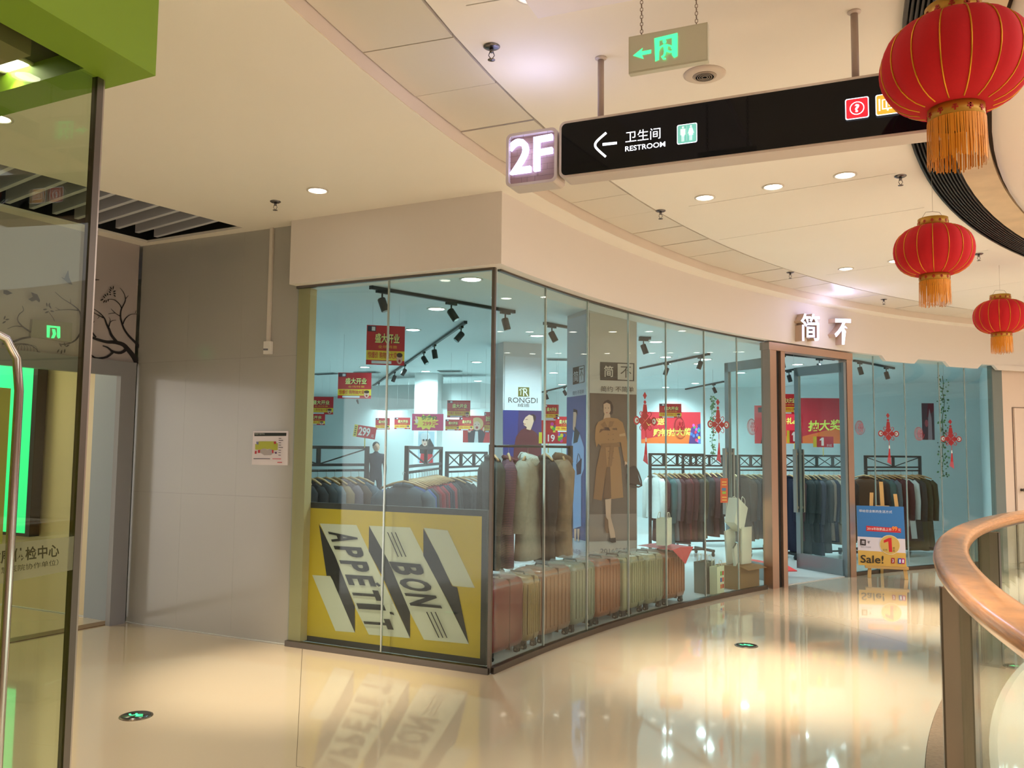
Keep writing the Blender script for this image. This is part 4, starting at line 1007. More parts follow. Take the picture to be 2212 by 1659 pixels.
a.stroke([c6(p) for p in ((1020, 930), (1045, 960), (1095, 950), (1140, 1090), (1050, 1080), (1030, 1000))], 4, 3, (66, 44, 40)); a.poly([c6(p) for p in ((1045, 950), (1098, 950), (1136, 1090), (1050, 1068))], (72, 50, 46))
a.poly([c6(p) for p in ((862, 1195), (908, 1190), (905, 1330), (935, 1440), (942, 1500), (905, 1505), (892, 1420), (868, 1310))], SK)
a.poly([c6(p) for p in ((860, 1320), (885, 1350), (890, 1450), (872, 1450), (858, 1420))], TAN3)
a.poly([c6(p) for p in ((892, 1490), (942, 1485), (944, 1520), (915, 1524), (893, 1512))], (60, 42, 36))
a.text('2016新款', c6((826, 1606)), c6((1045, 1606)), c6((826, 1562)), (84, 80, 92))
a.build('print', t)
t = thing('column_poster', 'poster of a model in a pale blue coat on the side of the logo column', 'poster', tuple(cp2s.w(dp2/2, .1, .0)))
MB().prism([cp2s.w(u, v, 0) for u, v in ((.02, .08), (dp2-.01, .08), (dp2-.01, 3.0), (.02, 3.0))], cp2s.n*cp2s.flip*.01, mat((188, 194, 208), .45)).build('panel', t)
a = Art(cp2s, .0105)
zz = lambda y, x=1252: cp2s.px(x, y)[1]
a.poly([(.02, zz(1165)), (dp2-.012, zz(1165)), (dp2-.012, zz(855)), (.02, zz(855))], (70, 88, 140), uv=True)
a.poly([c6(p) for p in ((634, 192), (722, 172), (722, 302), (634, 322))], DK); a.poly([c6(p) for p in ((682, 186), (718, 178), (718, 298), (682, 308))], (196, 202, 212))
a.text('简', c6((640, 302)), c6((676, 296)), c6((640, 222)), (220, 220, 226)); a.text('不', c6((688, 286)), c6((714, 282)), c6((688, 200)), DK); a.text('简约 不简单', c6((634, 405)), c6((720, 388)), c6((634, 372)), (96, 96, 110))
a.poly([c6(p) for p in ((640, 520), (655, 512), (665, 540), (660, 600), (650, 680), (636, 660))], SK); a.poly([c6(p) for p in ((640, 505), (668, 515), (672, 560), (660, 530), (640, 530))], (40, 30, 36))
a.poly([c6(p) for p in ((640, 680), (690, 700), (722, 800), (722, 960), (700, 1020), (700, 1400), (640, 1420), (634, 1000), (628, 760))], (140, 170, 214)); a.poly([c6(p) for p in ((650, 640), (690, 690), (672, 760), (640, 770))], (38, 62, 70))
a.poly([c6(p) for p in ((662, 930), (706, 880), (700, 1000), (668, 1010))], (26, 34, 62)); a.stroke([c6(p) for p in ((668, 920), (680, 845), (698, 900))], 1.4, 1.4, (26, 34, 62))
a.poly([c6(p) for p in ((648, 1420), (666, 1420), (662, 1510), (650, 1508))], SK); a.poly([c6(p) for p in ((672, 1420), (690, 1420), (686, 1515), (676, 1512))], SK)
a.text('2016新款', c6((622, 1600)), c6((700, 1622)), c6((622, 1560)), (84, 84, 120)); a.build('print', t)

# ---------------------------------------------------------------- window board
bp = Plane(KC-NF*.09, -UF)
t = thing('window_board', 'large yellow graphic board with black border standing behind the left glass', 'board', tuple(bp.w(*bp.px(850, 1400))))
def f5(p): return (620+p[0]*480/1531, 960+p[1]*520/1659)
q = [bp.px(*f5(p)) for p in ((122, 402), (1382, 448), (1368, 1545), (108, 1385))]
zt_ = sum(p[1] for p in q[:2])/2; zb_ = .03; ul, ur = sum(p[0] for p in (q[0], q[3]))/2, sum(p[0] for p in (q[1], q[2]))/2
print('board', q, ul, ur)
MB().prism([bp.w(u, v, 0) for u, v in ((ul, zb_), (ur, zb_), (ur, zt_), (ul, zt_))], -bp.n*bp.flip*.03, mat((30, 30, 26), .5)).build('panel', t)
a = Art(bp, .001); YE, BB, WB = (212, 178, 36), (28, 27, 28), (216, 212, 196)
bw = .045
a.poly([(ul+bw, zb_+bw), (ur-bw, zb_+bw), (ur-bw, zt_-bw), (ul+bw, zt_-bw)], YE, uv=True)
def PP(*ps, c): a.poly([f5(p) for p in ps], c)
PP((175, 900), (298, 908), (318, 940), (470, 1296), (335, 1285), c=WB)
PP((228, 545), (480, 555), (850, 1335), (565, 1310), (470, 1120), (472, 1110), c=WB)
PP((568, 560), (850, 572), (1255, 1375), (945, 1345), (845, 1150), c=WB)
PP((945, 575), (1108, 592), (1296, 988), (1145, 975), (1135, 960), c=WB)
PP((222, 548), (330, 760), (470, 1118), (470, 1296), (318, 938), (300, 905), (275, 905), c=BB)
PP((568, 562), (700, 800), (850, 1155), (850, 1335), (660, 910), (565, 735), c=BB)
PP((942, 578), (1040, 760), (1140, 975), (1175, 985), (1255, 1375), (1110, 1080), (942, 765), c=BB)
def vtext(s, p_start, p_end, p_side, col, bold=.02):
    """letters reading downwards: baseline runs p_start->p_end on the left, p_side is the cap line at the start"""
    a.text(s, f5(p_start), f5(p_end), f5(p_side), col, bold)
LF = [('A', (268, 598), (298, 672), (470, 608)), ('P', (315, 706), (352, 776), (520, 712)), ('P', (358, 806), (395, 878), (562, 816)), ('E', (405, 915), (440, 990), (575, 930)), ('T', (462, 1025), (478, 1100), (690, 1085)), ('I', (505, 1135), (512, 1160), (725, 1175)), ('T', (540, 1205), (560, 1270), (760, 1212))]
for ch, b0_, b1_, s0_ in []: pass
def seq(word, p0, p1, cap0, n, w_=.74):
    """place n letters evenly from p0 to p1; cap0 = cap corner at p0"""
    p0, p1, cv = V(p0), V(p1), V(cap0)-V(p0)
    for i, ch in enumerate(word):
        s_, e_ = p0+(p1-p0)*(i/n), p0+(p1-p0)*((i+w_)/n)
        if ch in 'Ii': e_ = p0+(p1-p0)*((i+.25)/n)+(p1-p0)*.02
        cvv = cv*(1.0 if ch != 'i' else .85)
        a.text(ch.upper() if ch != 'n' else 'n', f5(s_), f5(e_), f5(s_+cvv), BB, .035)
seq('APPETIT', (285, 600), (560, 1290), (475, 612), 7, .72)
a.poly([f5(p) for p in ((612, 958), (628, 950), (652, 972), (638, 980))], BB)
a.poly([f5(p) for p in ((712, 1152), (740, 1160), (744, 1175), (716, 1168))], BB)
seq('BON', (708, 806), (868, 1130), (925, 825), 3, .80)
for k in range(3):
    a.poly([f5(p) for p in ((696+27*k, 604), (703+27*k, 604), (777+27*k, 773), (770+27*k, 773))], BB); a.poly([f5(p) for p in ((965+30*k, 1152), (973+30*k, 1152), (1058+28*k, 1330), (1050+28*k, 1330))], BB)
a.build('print', t)

# ---------------------------------------------------------------- racks and garments
RK = mat((28, 31, 32), .4)
HG = wood((188, 150, 104), .5, .1)
GM = {}
def garment_mesh(kind):
    """local: hook at origin, width along x, thickness along y, hanging down -z"""
    if kind in GM: return GM[kind]
    L_, wid, th, fur = {'coat': (1.0, .42, .12, 0), 'long': (1.15, .42, .13, 0), 'jacket': (.68, .42, .12, 0), 'top': (.60, .40, .09, 0), 'fur': (.95, .50, .20, 1), 'dress': (1.2, .38, .10, 0)}[kind]
    m = MB(); rg = random.Random(len(kind)*7+int(L_*100)); n = 14; rings = []
    prof = [(-.070, .10, .6), (-.085, .17, .7), (-.10, .50, .75), (-.125, .78, .85), (-.165, .98, .95), (-.27, .97, 1.0), (-.45*L_-.05, .88, .95), (-.7*L_-.05, .95, 1.0), (-L_-.05, 1.06, 1.1)]
    vs = []
    for z, kx, ky in prof:
        for j in range(n):
            a_ = 2*pi*j/n; x = wid/2*kx*(abs(cos(a_))**.8)*(1 if cos(a_) > 0 else -1); y = th/2*ky*sin(a_)*(1+.15*sin(3*a_+z*20))
            vs.append((x, y, z+rg.uniform(-.006, .006)))
    fs = [(i*n+j, i*n+(j+1) % n, (i+1)*n+(j+1) % n, (i+1)*n+j) for i in range(len(prof)-1) for j in range(n)]
    m.add(vs, fs, WHITE, True)
    sl = .58 if kind in ('coat', 'long', 'jacket', 'top', 'fur') else .2
    for s in (-1, 1):
        m.tube([(s*wid*.40, 0, -.145), (s*wid*.50, 0, -.20), (s*wid*.56, .01, -.17-sl*.5), (s*wid*.55, .025, -.17-sl)], [.045, .062, .052, .040] if not fur else [.06, .09, .08, .07], WHITE, 8)
    # front placket
    m.add([(-.006, -th*.52, -.12), (.006, -th*.52, -.12), (.008, -th*.60, -L_-.03), (-.008, -th*.60, -L_-.03)], [(0, 1, 2, 3)], WHITE)
    me = bpy.data.meshes.new('garment_body'); me.from_pydata([tuple(v) for v in m.v], [], m.f); me.materials.append(WHITE)
    me.polygons.foreach_set('use_smooth', m.sm); me.update(); GM[kind] = me
    # collar
    c = MB(); k = 10; pth = [(.075*cos(pi*.5+2*pi*i/k), .055*sin(pi*.5+2*pi*i/k)-.01, -.075-.02*(1-sin(pi*.5+2*pi*i/k))) for i in range(k+1)]
    c.tube(pth, .020 if not fur else .05, WHITE, 6)
    if not fur:
        for s in (-1, 1): c.add([(s*.01, -th*.5-.004, -.25), (s*.05, -th*.45-.006, -.10), (s*.11, -th*.45, -.12), (s*.085, -th*.5-.006, -.17)], [(0, 1, 2, 3)], WHITE)
    mc = bpy.data.meshes.new('collar'); mc.from_pydata([tuple(v) for v in c.v], [], c.f); mc.materials.append(WHITE); mc.polygons.foreach_set('use_smooth', c.sm); mc.update(); GM[kind+'_c'] = mc
    return me
h = MB(); h.tube([(0, 0, .0), (.012, 0, .018), (.0, 0, .034), (-.014, 0, .022)], .0022, STEEL, 5, False); h.tube([(0, 0, 0), (0, 0, -.05)], .0022, STEEL, 5)
h.tube([(-.19, 0, -.105), (-.09, 0, -.068), (0, 0, -.048), (.09, 0, -.068), (.19, 0, -.105)], [.010, .012, .013, .012, .010], HG, 6)
HM = bpy.data.meshes.new('hanger'); HM.from_pydata([tuple(v) for v in h.v], [], h.f)
for m_ in h.mats: HM.materials.append(m_)
HM.polygons.foreach_set('material_index', h.m); HM.polygons.foreach_set('use_smooth', h.sm); HM.update()
NG = [0]
def garment(p, rz, kind, m, mcol, label, group, name='coat', cat='clothing', scale=1.0):
    t = thing(name, label, cat, tuple(p), rz, group)
    me = garment_mesh(kind)
    for nm, data, mm in (('body', me, m), ('collar', GM[kind+'_c'], mcol or m), ('hanger', HM, None)):
        o = bpy.data.objects.new(nm, data); COL.objects.link(o); o.parent = t; o.scale = (scale,)*3
        if mm:
            o.material_slots[0].link = 'OBJECT'; o.material_slots[0].material = mm
    return t

def rack(x0, Y0, x1, Y1, zt, label, bays=2, drop=.17, truss=True):
    p, q = atd(x0, 970, Y0), atd(x1, 970, Y1); p.z = q.z = 0
    d = (q-p).normalized(); n = V((-d.y, d.x, 0)); L_ = (q-p).length; mid = (p+q)/2
    t = thing('clothes_rack', label, 'clothes rack', tuple(mid), 0, 'clothes racks')
    B = lambda nm, a_, b_, s=.03: MB().box((a_+b_)/2, (b_-a_).normalized(), n, (b_-a_).normalized().cross(n), (b_-a_).length, s, s, RK).build(nm, t)
    for s in (p, q): MB().box(s+Z*(zt/2+.04), d, n, Z, .036, .036, zt-.08, RK).build('upright', t)
    if not truss:
        MB().tube([p+Z*(zt-.012), q+Z*(zt-.012)], .012, RK, 8).build('hanging_rail', t)
        for s in (p, q): MB().box(s+Z*.03, n, d, Z, .5, .036, .03, RK).build('foot', t)
        return p, q, d, n, L_, zt-.012
    B('top_rail', p+Z*(zt-.015), q+Z*(zt-.015)); B('lower_rail', p+Z*(zt-drop-.012), q+Z*(zt-drop-.012), .026)
    for k in range(1, bays): c = p+d*L_*k/bays; MB().box(c+Z*(zt-drop/2-.015), d, n, Z, .034, .03, drop, RK).build('truss_post', t)
    for k in range(bays):
        a_, b_ = p+d*(L_*k/bays+.02), p+d*(L_*(k+1)/bays-.02)
        if k % 2 == 0: B('brace', a_+Z*(zt-.03), b_+Z*(zt-drop), .012)
        else: B('brace', a_+Z*(zt-drop), b_+Z*(zt-.03), .012)
        if bays > 2: B('brace', a_+Z*(zt-drop), b_+Z*(zt-.03), .010) if k % 2 == 0 else B('brace', a_+Z*(zt-.03), b_+Z*(zt-drop), .010)
    MB().tube([p+Z*(zt-.235), q+Z*(zt-.235)], .012, RK, 8).build('hanging_rail', t)
    for s in (p, q):
        MB().box(s+Z*.09, n, d, Z, .52, .036, .036, RK).build('foot', t)
        for e_ in (-1, 1):
            m = MB(); c = s+n*.24*e_; m.lathe(c+Z*.035-d*.012, [(.030, 0), (.034, .006), (.034, .018), (.030, .024)], BLKM, 14, axis=d); m.box(c+Z*.062, d, n, Z, .03, .02, .03, RK); m.build('caster', t)
    B('bottom_rail', p+Z*.09, q+Z*.09, .026)
    return p, q, d, n, L_, zt-.235

ORD = ['first', 'second', 'third', 'fourth', 'fifth', 'sixth', 'seventh', 'eighth', 'ninth', 'tenth', 'eleventh', 'twelfth', 'thirteenth', 'fourteenth', 'fifteenth', 'sixteenth']
CN = {'black': (30, 30, 32), 'charcoal': (56, 58, 60), 'grey': (120, 124, 130), 'camel': (164, 128, 86), 'mauve': (134, 112, 118), 'brown': (92, 62, 42), 'slate': (92, 108, 122), 'blue': (70, 92, 160), 'red': (170, 22, 36), 'navy': (28, 32, 58),
      'white': (214, 216, 212), 'beige': (190, 174, 150), 'maroon': (84, 28, 38), 'olive': (74, 74, 44), 'teal': (70, 110, 112), 'taupe': (150, 134, 122), 'dark red': (120, 24, 34), 'pale grey': (176, 182, 184)}
CN = {k: (v if min(v) > 160 else tuple(int(c*.78) for c in v)) for k, v in CN.items()}
def hang(rk_, items, group, where, spread=(.04, .96), yaw=0):
    p, q, d, n, L_, zr = rk_; N_ = len(items); base = atan2(n.y, n.x)
    for i, (colr, kind) in enumerate(items):
        f = spread[0]+(spread[1]-spread[0])*(i+.5)/N_; c = p+d*L_*f+Z*(zr+.0-.022)
        if isinstance(colr, tuple): colr, mcol = colr
        else: mcol = colr
        w_ = {'coat': 'wool coat', 'long': 'long coat', 'jacket': 'jacket', 'top': 'knit top', 'fur': 'fur coat', 'dress': 'dress'}[kind]
        M1 = mat(CN[colr], .9, noise=.12, scale=40); M2 = mat(CN[mcol], .9, noise=.12, scale=40)
        garment(c, base+random.uniform(-.16, .16)+yaw, kind, M1, M2, f'{colr} {w_}' + (f' with {mcol} collar' if mcol != colr else '')+f', {ORD[i]} from left, {where}', group, name='coat' if kind in ('coat', 'long', 'fur') else ('dress' if kind == 'dress' else 'jacket'), scale=random.uniform(.95, 1.03))

rA = rack(575, 7.7, 793, 8.35, 1.575, 'black clothes rack with cross-braced top behind the yellow window board, leftmost')
hang(rA, [('black', 'coat'), ('brown', 'coat'), ('charcoal', 'coat'), ('black', 'coat'), ('black', 'coat'), ('charcoal', 'coat'), (('grey', 'slate'), 'coat'), ('camel', 'coat'), ('mauve', 'coat'), (('brown', 'grey'), 'coat'), ('slate', 'coat')], 'coats on the leftmost rack', 'leftmost rack', yaw=.25)
rB = rack(879, 7.4, 953, 9.3, 1.58, 'black clothes rack of red and navy jackets, behind the right half of the board')
hang(rB, [('slate', 'coat'), ('blue', 'jacket'), (('charcoal', 'white'), 'jacket'), (('dark red', 'white'), 'jacket'), (('red', 'white'), 'jacket'), ('dark red', 'jacket'), ('red', 'jacket'), ('navy', 'jacket'), ('navy', 'jacket'), ('red', 'jacket'), ('red', 'jacket'), ('charcoal', 'jacket'), ('black', 'jacket')], 'jackets on the red and navy rack', 'red and navy rack', spread=(-.10, .9), yaw=.1)
rC = rack(966, 9.7, 1050, 10.8, 1.53, 'black clothes rack seen just left of the shop corner post', bays=3)
hang(rC, [('black', 'coat'), ('charcoal', 'coat'), (('white', 'pale grey'), 'coat'), ('pale grey', 'coat'), ('blue', 'long'), ('blue', 'long')], 'coats on the rack by the corner post', 'corner post rack')
rD = rack(1404, 12.6, 1520, 12.9, 1.53, 'long black clothes rack right of the logo column, cross-braced top', bays=4)
hang(rD, [('white', 'jacket'), ('maroon', 'coat'), (('teal', 'pale grey'), 'coat'), ('grey', 'coat'), ('maroon', 'coat'), ('maroon', 'coat'), ('dark red', 'coat'), ('maroon', 'coat'), ('charcoal', 'coat'), ('olive', 'coat')], 'coats on the maroon rack', 'maroon rack')
rE = rack(1475, 14.0, 1588, 14.2, 1.51, 'black clothes rack behind the red paper knot in the window', bays=4)
hang(rE, [('black', 'coat'), ('maroon', 'coat'), ('charcoal', 'coat'), ('maroon', 'jacket'), ('black', 'jacket'), ('brown', 'jacket')], 'coats on the rack behind the knot', 'rack behind the window knot', spread=(.4, .98))
rF = rack(1595, 12.9, 1672, 13.2, 1.52, 'black clothes rack just left of the shop door post', bays=3)
hang(rF, [('brown', 'coat'), ('charcoal', 'coat'), ('charcoal', 'coat'), ('teal', 'jacket'), ('charcoal', 'coat'), ('black', 'coat')], 'coats on the rack left of the door', 'rack left of the door post')
rG = rack(1694, 12.6, 1832, 12.9, 1.53, 'black clothes rack seen through the open shop door', bays=4)
hang(rG, [('navy', 'long'), ('maroon', 'coat'), ('black', 'long'), ('black', 'coat'), ('black', 'coat'), ('navy', 'long'), ('charcoal', 'long'), ('taupe', 'coat'), ('navy', 'coat'), ('beige', 'coat'), ('red', 'coat'), ('black', 'coat')], 'coats seen through the door', 'rack inside the door')
rH = rack(1869, 13.0, 1986, 13.5, 1.53, 'short black clothes rack behind the easel sign')
hang(rH, [('brown', 'coat'), ('black', 'coat'), ('teal', 'coat'), ('slate', 'coat'), ('maroon', 'jacket'), ('maroon', 'coat'), ('pale grey', 'coat'), ('charcoal', 'coat'), (('olive', 'beige'), 'long'), ('olive', 'long')], 'coats behind the easel', 'rack behind the easel', spread=(-.08, 1.02), yaw=.75)
# fur and knit coats close to the glass, hung wide side out
FURR = mat((196, 186, 168), 1., noise=.35, scale=60, bump=1.)
rI = rack(1062, 7.55, 1232, 8.2, 1.60, 'plain black rail of fur-trimmed coats close behind the glass next to the corner', truss=False)
p, q, d, n, L_, zr = rI; b_ = atan2(d.y, d.x)
for i, (f, kind, m1, m2_, lb, nm, rz) in enumerate((
    (.0, 'coat', mat((56, 60, 54), .95, noise=.3, scale=50), None, 'dark green fluffy coat hanging left of the corner post', 'coat', 1.2),
    (.2, 'coat', plaid((120, 70, 84), (50, 40, 60), 22), mat((110, 60, 66), .95, noise=.3, scale=60), 'pink and black striped knit coat right beside the corner post', 'coat', .95),
    (.44, 'fur', mat((150, 142, 126), .95, noise=.2, scale=30), mat((196, 200, 190), 1., noise=.4, scale=70, bump=1.), 'pale grey coat with big white fur collar in the window', 'coat', .6),
    (.66, 'coat', mat((40, 36, 34), .95, noise=.2, scale=30), None, 'black coat between the white fur collar and the brown fur', 'coat', 1.2),
    (.88, 'fur', mat((140, 112, 86), 1., noise=.6, scale=9, bump=1.), mat((110, 82, 60), 1., noise=.6, scale=14, bump=1.), 'brown and cream mottled fur coat left of the logo column', 'fur_coat', .95))):
    garment(p+d*L_*f+Z*(zr-.022), b_+rz, kind, m1, m2_, lb, 'fur and knit coats near the corner', name=nm, scale=1.0)

# ---------------------------------------------------------------- hanging promotion boards
REDB, YEL = (196, 18, 40), (240, 208, 50)
def promo(x0, y0, x1, y1, Y, label, rz=.0, group='red opening-sale boards hung from the shop ceiling', wire=True):
    c = atd((x0+x1)/2, (y0+y1)/2, Y); wd_ = (x1-x0)*Y/F_PX/cos(rz); hd_ = (y1-y0)*Y/F_PX
    ex = V((cos(rz), sin(rz), 0)); pl = Plane(c-ex*wd_/2-Z*hd_/2, ex); t = thing('hanging_board', label, 'hanging sign', tuple(c-Z*hd_/2), 0, group)
    MB().prism([pl.w(u, v, 0) for u, v in ((0, 0), (wd_, 0), (wd_, hd_), (0, hd_))], -pl.n*pl.flip*.004, mat((170, 20, 36), .5)).build('board', t)
    a = Art(pl, .0005); W_, H_ = wd_, hd_
    R4 = lambda x0, y0, x1, y1, c: a.poly([(x0*W_, y0*H_), (x1*W_, y0*H_), (x1*W_, y1*H_), (x0*W_, y1*H_)], c, uv=True)
    R4(0, .0, 1, 1, REDB); R4(.02, .84, .24, .98, (36, 30, 60)); R4(.13, .86, .22, .96, (225, 225, 230)); R4(0, .12, 1, .36, YEL); R4(.14, .03, .66, .10, (214, 220, 230))
    a.text('盛大开业', (.22*W_+.006, .55*H_-.006), (.86*W_+.006, .55*H_-.006), (.22*W_+.006, .80*H_-.006), (70, 20, 20), .03, uv=True)
    a.text('盛大开业', (.22*W_, .55*H_), (.86*W_, .55*H_), (.22*W_, .80*H_), (244, 236, 150), .02, uv=True)
    a.text('全场特惠', (.3*W_, .42*H_), (.8*W_, .42*H_), (.3*W_, .5*H_), (240, 180, 60), 0, uv=True)
    a.text('惊爆价 购物抽大奖', (.04*W_, .16*H_), (.8*W_, .16*H_), (.04*W_, .33*H_), (210, 60, 30), .01, uv=True)
    a.ellipse(.87*W_, .16*H_, .08*W_, .13*H_, (226, 180, 160), 14, True); a.ellipse(.87*W_, .26*H_, .08*W_, .06*H_, (60, 30, 26), 12, True); a.ellipse(.87*W_, .11*H_, .03*W_, .04*H_, (160, 30, 40), 10, True)
    a.build('print', t)
    if wire:
        m = MB()
        for s in (.15, .85): m.tube([pl.w(s*W_, H_, -.002), pl.w(s*W_, ZS-c.z+H_/2, -.002)], .0012, mat((190, 195, 195), .5), 4)
        m.build('suspension_wires', t)
    return t
promo(793, 703, 873, 789, 8.6, 'topmost and largest red opening-sale board hanging behind the left glass', .25)
promo(730, 805, 802, 861, 11.0, 'second red opening-sale board, lower left of the topmost one', .0)
promo(662, 857, 720, 895, 14.0, 'third red opening-sale board at the left edge of the glass'); promo(650, 893, 702, 918, 17.5, 'small red sale board just under the one at the left edge')
promo(966, 865, 1016, 902, 13.0, 'red opening-sale board above the white column, left of the corner post'); promo(962, 906, 993, 930, 17.5, 'small far red sale board right of the pink price board')
promo(992, 902, 1022, 930, 15.5, 'small red sale board touching the smiling woman poster'); promo(811, 903, 842, 928, 17, 'small far red sale board above the white 299 board'); promo(852, 902, 886, 927, 16, 'small red sale board left of the pink price board')
promo(1046, 890, 1062, 935, 12.5, 'sliver of red sale board beside the corner post'); promo(1174, 874, 1207, 906, 14, 'red sale board between the two poster columns'); promo(1200, 900, 1236, 934, 12.5, 'lower red sale board beside the logo column')
promo(1424, 872, 1472, 903, 13.0, 'red sale board hanging over the left lottery banner'); promo(1684, 851, 1722, 895, 12.2, 'red sale board hanging inside the shop door')

def panel(name, label, cat, quad, Y, th, mback, rz=0., group=None):
    """flat rectangular board from pixel box x0,y0,x1,y1 at depth Y"""
    x0, y0, x1, y1 = quad; c = atd((x0+x1)/2, (y0+y1)/2, Y); W_ = (x1-x0)*Y/F_PX/cos(rz); H_ = (y1-y0)*Y/F_PX; ex = V((cos(rz), sin(rz), 0))
    pl = Plane(c-ex*W_/2-Z*H_/2, ex); t = thing(name, label, cat, tuple(c-Z*H_/2), 0, group)
    MB().prism([pl.w(u, v, 0) for u, v in ((0, 0), (W_, 0), (W_, H_), (0, H_))], -pl.n*pl.flip*th, mback).build('board', t)
    return t, pl, W_, H_, Art(pl, .001)
BWN = V((-.441, -.898, 0)).normalized()
# pink 299 board
t, pl, W_, H_, a = panel('price_board', 'pink price board reading 299 in a yellow burst in front of the white column', 'price sign', (890, 894, 958, 930), 10.6, .004, mat((190, 40, 90), .5), -.05)
a.poly([(0, 0), (W_, 0), (W_, H_), (0, H_)], (204, 40, 110), uv=True)
a.poly([(W_*(.45+.42*cos(rad(k*15))*(1 if k % 2 else .72)), H_*(.5+.48*sin(rad(k*15))*(1 if k % 2 else .72))) for k in range(24)], (238, 214, 80), uv=True)
a.text('惊爆价', (.3*W_, .62*H_), (.8*W_, .62*H_), (.3*W_, .9*H_), (60, 110, 40), .03, uv=True); a.text('299元', (.34*W_, .28*H_), (.8*W_, .28*H_), (.34*W_, .55*H_), (220, 60, 60), .02, uv=True)
a.ellipse(.15*W_, .55*H_, .05*W_, .14*H_, (240, 220, 200), 12, True); a.stroke([(.15*W_, .5*H_), (.12*W_, .85*H_)], .04*W_, .03*W_, (240, 220, 200), True); a.build('print', t)
m = MB(); m.tube([pl.w(W_*.5, 0, -.01), pl.w(W_*.5, 1.56-pl.p0.z, -.01)], .005, STEEL, 6); m.build('stem', t)
# tilted 299 board
t, pl, W_, H_, a = panel('price_board', 'tilted red and yellow board with large white 299, above the leftmost rack', 'price sign', (764, 920, 812, 946), 8.3, .004, mat((190, 20, 40), .5))
rot = rad(-8)
def R_(u, v): return (W_/2+(u-W_/2)*cos(rot)-(v-H_/2)*sin(rot), H_/2+(u-W_/2)*sin(rot)+(v-H_/2)*cos(rot))
for o in [o for o in bpy.data.objects if o.parent == t]: bpy.data.objects.remove(o)
MB().prism([pl.w(*R_(u, v), 0) for u, v in ((0, 0), (W_, 0), (W_, H_), (0, H_))], -pl.n*pl.flip*.004, mat((190, 20, 40), .5)).build('board', t)
a.poly([R_(*p) for p in ((0, 0), (W_, 0), (W_, H_), (0, H_))], (196, 20, 44), uv=True); a.poly([R_(*p) for p in ((0, 0), (W_*.16, 0), (W_*.16, H_), (0, H_))], (226, 214, 60), uv=True)
a.text('299', R_(.22*W_, .14*H_), R_(.74*W_, .14*H_), R_(.22*W_, .88*H_), (236, 236, 240), .03, uv=True); a.text('元', R_(.8*W_, .1*H_), R_(.94*W_, .1*H_), R_(.8*W_, .38*H_), (236, 236, 240), 0, uv=True)
for k in range(5): a.poly([R_(*p) for p in ((.04*W_, (.1+.17*k)*H_), (.12*W_, (.1+.17*k)*H_), (.12*W_, (.2+.17*k)*H_), (.04*W_, (.2+.17*k)*H_))], (60, 80, 30), uv=True)
a.build('print', t); m = MB(); m.tube([pl.w(W_*.5, .02, -.01), pl.w(W_*.5, 1.56-pl.p0.z, -.01)], .005, mat((220, 200, 60), .5), 6); m.build('stem', t)
# 1-discount boards, 119 board
for (box, Y, txt, lb) in (((1757, 943, 1800, 966), 12.4, '1', 'red board with white figure 1 clipped on the rack inside the door, right one'), ((1700, 930, 1733, 957), 12.4, '1', 'red board with white figure 1 half hidden by the open door leaf'), ((1164, 934, 1205, 958), 11.2, '119', 'red board with white 119 between the two poster columns')):
    t, pl, W_, H_, a = panel('price_board', lb, 'price sign', box, Y, .004, mat((190, 20, 40), .5), -.05)
    a.poly([(0, 0), (W_, 0), (W_, H_), (0, H_)], (186, 20, 50), uv=True); a.poly([(0, 0), (W_*.17, 0), (W_*.17, H_), (0, H_)], (220, 200, 50), uv=True)
    if txt == '1': a.poly([(W_*x, H_*y) for x, y in ((.40, .14), (.40, .66), (.32, .6), (.32, .72), (.43, .9), (.52, .9), (.52, .14))], (236, 236, 244), uv=True); a.text('折起', (.66*W_, .06*H_), (.92*W_, .06*H_), (.66*W_, .3*H_), (220, 200, 210), 0, uv=True)
    else: a.text(txt, (.24*W_, .16*H_), (.84*W_, .16*H_), (.24*W_, .8*H_), (240, 220, 220), .02, uv=True)
    a.build('print', t); m = MB(); m.tube([pl.w(W_*.5, .0, -.01), pl.w(W_*.5, 1.52-pl.p0.z, -.01)], .006, mat((220, 190, 50), .5), 6); m.build('stem', t)
# lottery banners on the back walls
def banner(box, Y, lb, rz, words, group='red lottery banners'):
    t, pl, W_, H_, a = panel('wall_banner', lb, 'banner', box, Y, .006, mat((180, 20, 40), .5), rz, group)
    a.poly([(0, 0), (W_, 0), (W_, H_), (0, H_)], (198, 22, 44), uv=True); a.poly([(0, 0), (W_, 0), (W_, .36*H_), (.86*W_, .40*H_), (.0, .12*H_)], (226, 104, 34), uv=True)
    for (s, x, y, h_) in words: a.text(s, (x*W_, y*H_), (x*W_+h_*H_*len(s)*1.0, y*H_+.04*H_), (x*W_, (y+h_)*H_), (224, 232, 90), .025, uv=True, shear=.1)
    a.build('print', t); return t, pl, W_, H_
t, pl, W_, H_ = banner((1386, 890, 1512, 958), 15.0, 'red and orange lottery banner behind the window right of the logo column', -.1, [('祝贺送', .04, .55, .22), ('购物抽大奖', .2, .22, .24)])
b2 = Art(pl, .004); rr = random.Random(5)
b2.poly([(.8*W_, 0), (W_, 0), (W_, .65*H_), (.84*W_, .5*H_)], (70, 40, 110), uv=True)
for k in range(16): b2.ellipse(W_*(.84+.14*rr.random()), H_*(.05+.55*rr.random()), .02*W_, .05*H_, rr.choice([(220, 40, 80), (60, 120, 200), (240, 200, 60), (60, 170, 90), (200, 80, 180)]), 10, True)
b2.build('balloon_print', t)
banner((1722, 860, 1841, 958), 15.2, 'large red and orange lottery banner seen through the open door', -.02, [('抽大奖', .2, .26, .24)]); banner((1684, 893, 1720, 958), 15.0, 'left end of the red lottery banner beside the door leaf', -.02, [('送礼品', -.0, .62, .22)])
